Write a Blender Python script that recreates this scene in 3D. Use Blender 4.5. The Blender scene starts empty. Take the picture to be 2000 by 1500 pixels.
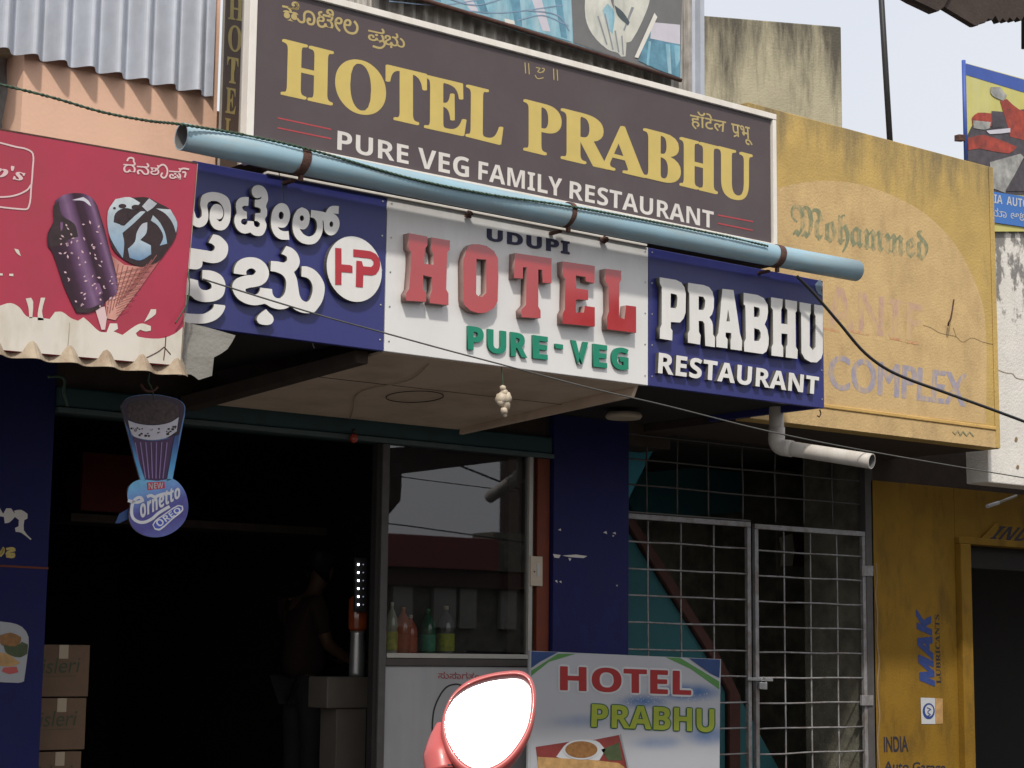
import bpy, bmesh, math, random
from mathutils import Vector, Matrix
random.seed(7)
sc = bpy.context.scene
COL = sc.collection
# ------------------------------------------------------------------ camera
# camera solved from the vanishing points of the photograph: axes of the street in camera terms (right, down, forward)
F = 3700.0
XA = Vector((0.78148419, 0.09653099, 0.61641238))   # along the shop fronts
YA = Vector((-0.62382856, 0.10351502, 0.77467579))  # into the buildings
ZA = Vector((0.01097229, -0.98993253, 0.14111414))  # up
CAM = Vector((0.0, -7.2, 1.5))
cd = bpy.data.cameras.new('camera'); cam = bpy.data.objects.new('camera', cd); COL.objects.link(cam)
right = Vector((XA[0], YA[0], ZA[0])); down = Vector((XA[1], YA[1], ZA[1])); fwd = Vector((XA[2], YA[2], ZA[2]))
m3 = Matrix((right, -down, -fwd)).transposed()
cam.matrix_world = Matrix.Translation(CAM) @ m3.to_4x4()
cd.sensor_width = 36; cd.lens = 36 * F / 2000; cd.clip_start = 0.05; cd.clip_end = 2000
sc.camera = cam
# ------------------------------------------------------------------ world, sun, exposure
SUN = Vector((-0.36, -0.50, 0.79)).normalized()
w = bpy.data.worlds.new('World'); sc.world = w; w.use_nodes = True
nt = w.node_tree; nt.nodes.clear()
wo = nt.nodes.new('ShaderNodeOutputWorld'); bg = nt.nodes.new('ShaderNodeBackground')
sky = nt.nodes.new('ShaderNodeTexSky'); sky.sky_type = 'NISHITA'; sky.sun_disc = False
sky.sun_elevation = math.asin(SUN.z); sky.sun_rotation = math.atan2(SUN.x, SUN.y)
sky.air_density = 1.5; sky.dust_density = 6.0; sky.ozone_density = 1.5
hz = nt.nodes.new('ShaderNodeMix'); hz.data_type = 'RGBA'; hz.inputs[0].default_value = 0.70
tcw = nt.nodes.new('ShaderNodeTexCoord'); nzw = nt.nodes.new('ShaderNodeTexNoise'); nzw.inputs['Scale'].default_value = 2.2; nzw.inputs['Detail'].default_value = 4
rpw = nt.nodes.new('ShaderNodeValToRGB'); rpw.color_ramp.elements[0].color = (8.7, 8.9, 9.6, 1); rpw.color_ramp.elements[1].color = (10.1, 10.1, 10.3, 1)
rpw.color_ramp.elements[0].position = .3; rpw.color_ramp.elements[1].position = .7
nt.links.new(tcw.outputs['Generated'], nzw.inputs['Vector']); nt.links.new(nzw.outputs['Fac'], rpw.inputs[0])
nt.links.new(sky.outputs[0], hz.inputs[6]); nt.links.new(rpw.outputs[0], hz.inputs[7])
nt.links.new(hz.outputs[2], bg.inputs[0]); nt.links.new(bg.outputs[0], wo.inputs[0])
bg.inputs[1].default_value = 0.115
sl = bpy.data.lights.new('sun', 'SUN'); sl.energy = 3.0; sl.angle = math.radians(3); sl.color = (1, .95, .87)
so = bpy.data.objects.new('sun', sl); COL.objects.link(so); so.rotation_euler = (-SUN).to_track_quat('-Z', 'Y').to_euler()
vs = sc.view_settings; vs.view_transform = 'Standard'; vs.look = 'None'; vs.gamma = 1; vs.exposure = -0.06
vs.use_curve_mapping = False
sc.cycles.max_bounces = 6; sc.cycles.transparent_max_bounces = 12

# ------------------------------------------------------------------ geometry helpers
def ray(px, py):
    d = Vector((px - 1000, py - 750, F)); return Vector((d.dot(XA), d.dot(YA), d.dot(ZA)))
def P(px, py, Y):            # measured point of the photograph on the plane parallel to the fronts at depth Y
    r = ray(px, py); return CAM + r * ((Y + 7.2) / r.y)
def PX(px, py, X):
    r = ray(px, py); return CAM + r * (X / r.x)
def PZ(px, py, Z):
    r = ray(px, py); return CAM + r * ((Z - 1.5) / r.z)

MATS = {}
def mat(name, col, rough=.6, var=.12, scale=9., bump=.0, metal=0., stain=None, stain_amt=.5, stain_scale=(5, 5, .6), spec=.4, emit=None, coat=0., fine=0., topdark=None, lo=.45, hi=.7):
    if name in MATS: return MATS[name]
    m = bpy.data.materials.new(name); m.use_nodes = True; n = m.node_tree.nodes; L = m.node_tree.links
    b = n['Principled BSDF']; b.inputs['Roughness'].default_value = rough; b.inputs['Metallic'].default_value = metal
    b.inputs['Specular IOR Level'].default_value = spec
    if coat: b.inputs['Coat Weight'].default_value = coat; b.inputs['Coat Roughness'].default_value = .05
    geo = n.new('ShaderNodeNewGeometry')
    nz = n.new('ShaderNodeTexNoise'); nz.inputs['Scale'].default_value = scale; nz.inputs['Detail'].default_value = 8; nz.inputs['Roughness'].default_value = .62
    L.new(geo.outputs['Position'], nz.inputs['Vector'])
    mr = n.new('ShaderNodeMapRange'); mr.inputs[1].default_value = .3; mr.inputs[2].default_value = .7; mr.inputs[3].default_value = 1 - var; mr.inputs[4].default_value = 1 + var
    L.new(nz.outputs['Fac'], mr.inputs[0])
    mx = n.new('ShaderNodeVectorMath'); mx.operation = 'SCALE'; mx.inputs[0].default_value = col[:3]
    L.new(mr.outputs[0], mx.inputs['Scale']); out = mx.outputs[0]
    if stain:
        mp = n.new('ShaderNodeMapping'); mp.inputs['Scale'].default_value = stain_scale; L.new(geo.outputs['Position'], mp.inputs[0])
        n2 = n.new('ShaderNodeTexNoise'); n2.inputs['Scale'].default_value = 1.3; n2.inputs['Detail'].default_value = 9; n2.inputs['Roughness'].default_value = .68
        L.new(mp.outputs[0], n2.inputs['Vector'])
        r2 = n.new('ShaderNodeMapRange'); r2.inputs[1].default_value = lo; r2.inputs[2].default_value = hi; r2.inputs[3].default_value = 0; r2.inputs[4].default_value = stain_amt
        src = n2.outputs['Fac']
        if topdark:   # old runs of mould that start at the top edge: (z where they begin, length)
            sp = n.new('ShaderNodeSeparateXYZ'); L.new(geo.outputs['Position'], sp.inputs[0])
            tz = n.new('ShaderNodeMapRange'); tz.inputs[1].default_value = topdark[0] - topdark[1]; tz.inputs[2].default_value = topdark[0]; tz.inputs[3].default_value = -.12; tz.inputs[4].default_value = .2
            L.new(sp.outputs[2], tz.inputs[0])
            ad = n.new('ShaderNodeMath'); ad.operation = 'ADD'; L.new(src, ad.inputs[0]); L.new(tz.outputs[0], ad.inputs[1]); src = ad.outputs[0]
        L.new(src, r2.inputs[0])
        m2 = n.new('ShaderNodeMix'); m2.data_type = 'RGBA'; L.new(r2.outputs[0], m2.inputs[0]); L.new(out, m2.inputs[6]); m2.inputs[7].default_value = (*stain, 1); out = m2.outputs[2]
    L.new(out, b.inputs['Base Color'])
    if bump or fine:
        bp = n.new('ShaderNodeBump'); bp.inputs['Strength'].default_value = bump or fine; bp.inputs['Distance'].default_value = .01
        n3 = n.new('ShaderNodeTexNoise'); n3.inputs['Scale'].default_value = 60 if bump else 220; n3.inputs['Detail'].default_value = 6
        L.new(geo.outputs['Position'], n3.inputs['Vector']); L.new(n3.outputs['Fac'], bp.inputs['Height']); L.new(bp.outputs[0], b.inputs['Normal'])
    rv = n.new('ShaderNodeMapRange'); rv.inputs[3].default_value = max(0.02, rough - .1); rv.inputs[4].default_value = min(1, rough + .12)
    L.new(nz.outputs['Fac'], rv.inputs[0]); L.new(rv.outputs[0], b.inputs['Roughness'])
    if emit: b.inputs['Emission Color'].default_value = (*emit[:3], 1); b.inputs['Emission Strength'].default_value = emit[3]
    MATS[name] = m; return m
def s2l(*c): return tuple((v / 255 / 12.92) if v <= 10 else ((v / 255 + .055) / 1.055) ** 2.4 for v in c)

def wloc(o):
    v = Vector((0, 0, 0))
    while o is not None: v += o.location; o = o.parent
    return v
def link(name, me, parent=None, loc=None):
    o = bpy.data.objects.new(name, me); COL.objects.link(o)
    if parent is not None: o.parent = parent
    if loc is not None: o.location = loc
    return o
def tag(o, label=None, cat=None, group=None, kind=None):
    if label: o['label'] = label
    if cat: o['category'] = cat
    if group: o['group'] = group
    if kind: o['kind'] = kind
    return o
def thing(name, label, cat, loc, group=None):
    o = bpy.data.objects.new(name, None); COL.objects.link(o); o.location = loc; o.empty_display_size = .1
    return tag(o, label, cat, group)
def mesh(name, vs_, fs, m, parent=None, smooth=False, recalc=True, midx=None):
    off = wloc(parent) if parent is not None else Vector((0, 0, 0))
    me = bpy.data.meshes.new(name); me.from_pydata([tuple(Vector(v) - off) for v in vs_], [], fs)
    for mm in (m if isinstance(m, (list, tuple)) else [m]): me.materials.append(mm)
    if midx:
        for p_, i in zip(me.polygons, midx): p_.material_index = i
    if recalc:
        b = bmesh.new(); b.from_mesh(me); bmesh.ops.recalc_face_normals(b, faces=b.faces); b.to_mesh(me); b.free()
    if smooth:
        for p_ in me.polygons: p_.use_smooth = True
    return link(name, me, parent)
def bev(o, wd=.004, seg=2):
    md = o.modifiers.new('bevel', 'BEVEL'); md.width = wd; md.segments = seg; md.limit_method = 'ANGLE'; return o
BF = [(0, 1, 2, 3), (4, 7, 6, 5), (0, 4, 5, 1), (1, 5, 6, 2), (2, 6, 7, 3), (3, 7, 4, 0)]
def bv(x0, x1, y0, y1, z0, z1): return [(x0, y0, z0), (x1, y0, z0), (x1, y1, z0), (x0, y1, z0), (x0, y0, z1), (x1, y0, z1), (x1, y1, z1), (x0, y1, z1)]
def box(name, x0, x1, y0, y1, z0, z1, m, parent=None, b=.003):
    o = mesh(name, bv(x0, x1, y0, y1, z0, z1), BF, m, parent)
    if b: bev(o, b)
    return o
def hexa(name, a, b_, m, parent=None, b=.003):     # a, b_: two quads of world points (front, back)
    o = mesh(name, list(a) + list(b_), BF, m, parent)
    if b: bev(o, b)
    return o
def quadbox(name, pts, Y, th, m, parent=None, b=.003, proj=None):   # four measured corners at Y, going back th
    a = [P(x, y, Y) for x, y in pts]; bb = [p_ + Vector((0, th, 0)) for p_ in a]
    return hexa(name, a, bb, m, parent, b)
def tube(name, pts, r, m, parent=None, n=12, caps=True, radii=None, closed=False):
    pts = [Vector(p_) for p_ in pts]; vs_ = []; fs = []; N = len(pts)
    up = Vector((0.13, 0.21, 1)).normalized(); prev = None
    for i, p_ in enumerate(pts):
        if closed: t = pts[(i + 1) % N] - pts[i - 1]
        else: t = pts[min(i + 1, N - 1)] - pts[max(i - 1, 0)]
        t.normalize()
        if prev is None:
            a = t.cross(up if abs(t.dot(up)) < .95 else Vector((1, 0, 0))).normalized()
        else: a = (prev - t * prev.dot(t)).normalized()
        prev = a; c = t.cross(a); rr = radii[i] if radii else r
        for k in range(n):
            an = 2 * math.pi * k / n; vs_.append(p_ + (a * math.cos(an) + c * math.sin(an)) * rr)
    for i in range(N if closed else N - 1):
        for k in range(n):
            j = (i + 1) % N; fs.append((i * n + k, i * n + (k + 1) % n, j * n + (k + 1) % n, j * n + k))
    if caps and not closed: fs.append(tuple(range(n))[::-1]); fs.append(tuple(range((N - 1) * n, N * n)))
    o = mesh(name, vs_, fs, m, parent)
    for p_ in o.data.polygons: p_.use_smooth = len(p_.vertices) == 4
    return o
def crom(pts, sub=4, closed=False, corner=math.radians(50)):
    pts = [Vector(p_) for p_ in pts]; N = len(pts); out = []
    def isc(i):
        if not closed and (i == 0 or i == N - 1): return True
        a = pts[i] - pts[i - 1]; b_ = pts[(i + 1) % N] - pts[i]
        if a.length < 1e-6 or b_.length < 1e-6: return True
        return a.angle(b_) > corner
    cs = [isc(i) for i in range(N)]
    for i in range(N if closed else N - 1):
        j = (i + 1) % N; p0, p1 = pts[i], pts[j]; L_ = (p1 - p0).length
        t0 = (pts[j] - pts[i - 1]) if not cs[i] else (p1 - p0); t1 = (pts[(j + 1) % N] - pts[i]) if not cs[j] else (p1 - p0)
        t0 = t0.normalized() * L_ if t0.length else t0; t1 = t1.normalized() * L_ if t1.length else t1
        for k in range(sub):
            t = k / sub; out.append(p0 * (2 * t ** 3 - 3 * t ** 2 + 1) + t0 * (t ** 3 - 2 * t ** 2 + t) + p1 * (-2 * t ** 3 + 3 * t ** 2) + t1 * (t ** 3 - t ** 2))
    if not closed: out.append(pts[-1])
    return out
def zp(loop, ox, oy, s): return [(ox + x / s, oy + y / s) for x, y in loop]
def curve_mesh(loops, ext):     # loops in plane coordinates -> filled mesh (holes by even-odd), extruded
    c = bpy.data.curves.new('c', 'CURVE'); c.dimensions = '2D'; c.fill_mode = 'BOTH'; c.extrude = ext
    for lp in loops:
        s = c.splines.new('POLY'); s.points.add(len(lp) - 1); s.use_cyclic_u = True
        for k, q in enumerate(lp): s.points[k].co = (q[0], q[1], 0, 1)
    return conv(c)
def conv(c):
    o = bpy.data.objects.new('c', c); COL.objects.link(o)
    dg = bpy.context.evaluated_depsgraph_get(); me = bpy.data.meshes.new_from_object(o.evaluated_get(dg))
    bpy.data.objects.remove(o); bpy.data.curves.remove(c); return me
def finish(name, me, m, side, parent, b=0):
    off = wloc(parent) if parent is not None else Vector((0, 0, 0))
    for v in me.vertices: v.co -= off
    me.name = name; me.materials.clear(); me.materials.append(m)
    bm_ = bmesh.new(); bm_.from_mesh(me); bmesh.ops.remove_doubles(bm_, verts=bm_.verts, dist=1e-6)
    flatp = all(abs(v.co.y - bm_.verts[:][0].co.y) < 1e-7 for v in bm_.verts) if len(bm_.verts) else True
    if not flatp: bmesh.ops.recalc_face_normals(bm_, faces=bm_.faces)
    else:
        bm_.normal_update()
        for f_ in bm_.faces:
            if f_.normal.y > 0: f_.normal_flip()
    bm_.to_mesh(me); bm_.free(); me.update()
    if side is not None:
        me.materials.append(side)
        for p_ in me.polygons: p_.material_index = 1 if abs(p_.normal.y) < .6 else 0
    return link(name, me, parent)
def solid(name, loops, Y, th, m, parent=None, side=None, sm=0, proj=P):
    if sm: loops = [crom([Vector((x, y, 0)) for x, y in lp], sm, True) for lp in loops]
    pl = [[(lambda q: (q.x, q.z))(P(x[0], x[1], Y)) for x in lp] for lp in loops]
    me = curve_mesh(pl, th / 2)
    for v in me.vertices: v.co = Vector((v.co.x, Y + th / 2 - v.co.z, v.co.y))
    return finish(name, me, m, side, parent)
def flat(name, loops, Y, m, parent=None, sm=0, hole=False):
    if hole or len(loops) == 1: return solid(name, loops, Y, 0, m, parent, None, sm)
    if len(loops) <= 6: return [solid(name, [l], Y, 0, m, parent, None, sm) for l in loops][0]
    return tag(solid(name, loops, Y, 0, m, parent, None, sm), kind='stuff')
def ribbon(pts, wd, sub=4, cap=True):   # stroke of measured width -> closed outline
    q = crom([Vector((x, y, 0)) for x, y in pts], sub, False, math.radians(100)); Lf, Rt = [], []
    N = len(q)
    for i in range(N):
        t = (q[min(i + 1, N - 1)] - q[max(i - 1, 0)]); t.normalize(); nn = Vector((-t.y, t.x, 0)) * wd / 2
        Lf.append(q[i] + nn); Rt.append(q[i] - nn)
    return [(v.x, v.y) for v in Lf] + [(v.x, v.y) for v in reversed(Rt)]
def strokes(name, list_, wd, Y, m, parent=None):
    if 1 < len(list_) <= 4: return [strokes(name, [l], wd, Y - .0003 * i, m, parent) for i, l in enumerate(list_)][0]
    vs_ = []; fs = []
    for k, s in enumerate(list_):
        lp = ribbon(s, wd); n = len(lp) // 2; o0 = len(vs_)
        vs_ += [P(x, y, Y - .0003 * k) for x, y in lp]
        for i in range(n - 1): fs.append((o0 + i, o0 + i + 1, o0 + 2 * n - 2 - i, o0 + 2 * n - 1 - i))
    return mesh(name, vs_, fs, m, parent, recalc=False)
SER = lambda s: ''.join(chr(0x1D400 + ord(c) - 65) if 'A' <= c <= 'Z' else chr(0x1D41A + ord(c) - 97) if 'a' <= c <= 'z' else c for c in s)
SAN = lambda s: ''.join(chr(0x1D5D4 + ord(c) - 65) if 'A' <= c <= 'Z' else chr(0x1D5EE + ord(c) - 97) if 'a' <= c <= 'z' else c for c in s)
FRA = lambda s: ''.join(chr(0x1D56C + ord(c) - 65) if 'A' <= c <= 'Z' else chr(0x1D586 + ord(c) - 97) if 'a' <= c <= 'z' else c for c in s)
SCR = lambda s: ''.join(chr(0x1D4D0 + ord(c) - 65) if 'A' <= c <= 'Z' else chr(0x1D4EA + ord(c) - 97) if 'a' <= c <= 'z' else c for c in s)
def text_me(txt, off=0., ext=0., res=4, space=1.):
    c = bpy.data.curves.new('t', 'FONT'); c.body = txt; c.size = 1; c.offset = off; c.extrude = ext; c.resolution_u = res; c.space_character = space
    return conv(c)
def text(name, txt, quad, Y, m, parent=None, th=0., off=0., side=None, split=False, shear=0., space=1., proj=None, res=4, fat=0):
    if fat:      # heavier face: the same outline printed in a tight ring
        fx, fy = fat if isinstance(fat, tuple) else (fat, fat * .5); parts = []
        for k, (ax, ay) in enumerate(((0, 0), (1, 0), (-1, 0), (0, 1), (0, -1), (.7, .7), (-.7, .7), (.7, -.7), (-.7, -.7))):
            o = text(name, txt, [(x + ax * fx, y + ay * fy) for x, y in quad], Y - .00004 * k, m, parent, 0, 0, None, False, shear, space, proj, res)
            parts.append(o)
        b0 = bmesh.new()
        for o in parts: b0.from_mesh(o.data)
        b0.to_mesh(parts[0].data); b0.free()
        for o in parts[1:]: bpy.data.objects.remove(o)
        return parts[0]
    # quad: measured TL, TR, BR, BL of the lettering on its plane
    me = text_me(txt, off, .5 if th else 0, res, space)
    if not len(me.vertices): return None
    xs = [v.co.x for v in me.vertices]; ys = [v.co.y for v in me.vertices]; x0, x1, y0, y1 = min(xs), max(xs), min(ys), max(ys)
    pr = proj or (lambda x, y: P(x, y, Y)); TL, TR, BR, BL = [pr(*q) for q in quad]
    nrm = (TR - TL).cross(TL - BL).normalized()          # towards the viewer or away; made to look at the camera
    if nrm.dot(CAM - TL) < 0: nrm = -nrm
    for v in me.vertices:
        u = (v.co.x - x0) / (x1 - x0); w_ = (v.co.y - y0) / (y1 - y0); u += shear * (w_ - .5)
        p_ = (BL * (1 - u) + BR * u) * (1 - w_) + (TL * (1 - u) + TR * u) * w_
        v.co = p_ + nrm * ((v.co.z - .5) * th if th else 0)
    if not split:
        off_ = wloc(parent) if parent is not None else Vector((0, 0, 0))
        return finish(name, me, m, side, parent) if proj is None else _fin2(name, me, m, parent)
    b0 = bmesh.new(); b0.from_mesh(me); b0.verts.ensure_lookup_table(); bmesh.ops.remove_doubles(b0, verts=b0.verts, dist=1e-6); b0.verts.ensure_lookup_table()
    seen = set(); isl = []
    for v in b0.verts:
        if v in seen: continue
        st = [v]; grp = []; seen.add(v)
        while st:
            a = st.pop(); grp.append(a)
            for e in a.link_edges:
                o_ = e.other_vert(a)
                if o_ not in seen: seen.add(o_); st.append(o_)
        isl.append(grp)
    out = []
    for grp in isl:
        ix = {v: i for i, v in enumerate(grp)}; fs = []
        for f_ in {f_ for v in grp for f_ in v.link_faces}: fs.append([ix[v] for v in f_.verts])
        m2 = bpy.data.meshes.new(name); m2.from_pydata([v.co.copy() for v in grp], [], fs); out.append(finish(name, m2, m, side, parent))
    b0.free(); return out
def _fin2(name, me, m, parent):
    off = wloc(parent) if parent is not None else Vector((0, 0, 0))
    for v in me.vertices: v.co -= off
    me.materials.clear(); me.materials.append(m); me.name = name; return link(name, me, parent)
def cable(name, pts, r, m, label, cat, n=6, wob=0, sub=6, parent=None, group=None):
    q = crom(pts, sub, False, math.radians(120))
    if wob: q = [v + Vector((random.uniform(-wob, wob), random.uniform(-wob, wob), random.uniform(-wob, wob))) for v in q]
    o = tube(name, q, r, m, parent, n)
    if parent is None: tag(o, label, cat, group)
    return o
def corrug(name, x0, x1, zt, zb, yt, yb, per, amp, m, parent=None, th=.002, zbf=None, xf=None, sharp=1.6, phase=0., n=10):
    # corrugated sheet, ridges running down; zt/zb, yt/yb may be functions of x
    fz = lambda v, x: v(x) if callable(v) else v
    N = max(2, int((x1 - x0) / per * n)); vs_ = []; fs = []
    for i in range(N + 1):
        x = x0 + (x1 - x0) * i / N; c = math.sin(2 * math.pi * (x / per) + phase); c = max(-1, min(1, c * sharp))
        for j in range(4):
            t = j / 3; z = fz(zt, x) * (1 - t) + fz(zb, x) * t; y = fz(yt, x) * (1 - t) + fz(yb, x) * t
            vs_.append((x, y + amp * c, z))
    for i in range(N):
        for j in range(3): a = i * 4 + j; fs.append((a, a + 1, a + 5, a + 4))
    o = mesh(name, vs_, fs, m, parent, recalc=False)
    md = o.modifiers.new('solid', 'SOLIDIFY'); md.thickness = th
    return o

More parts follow.
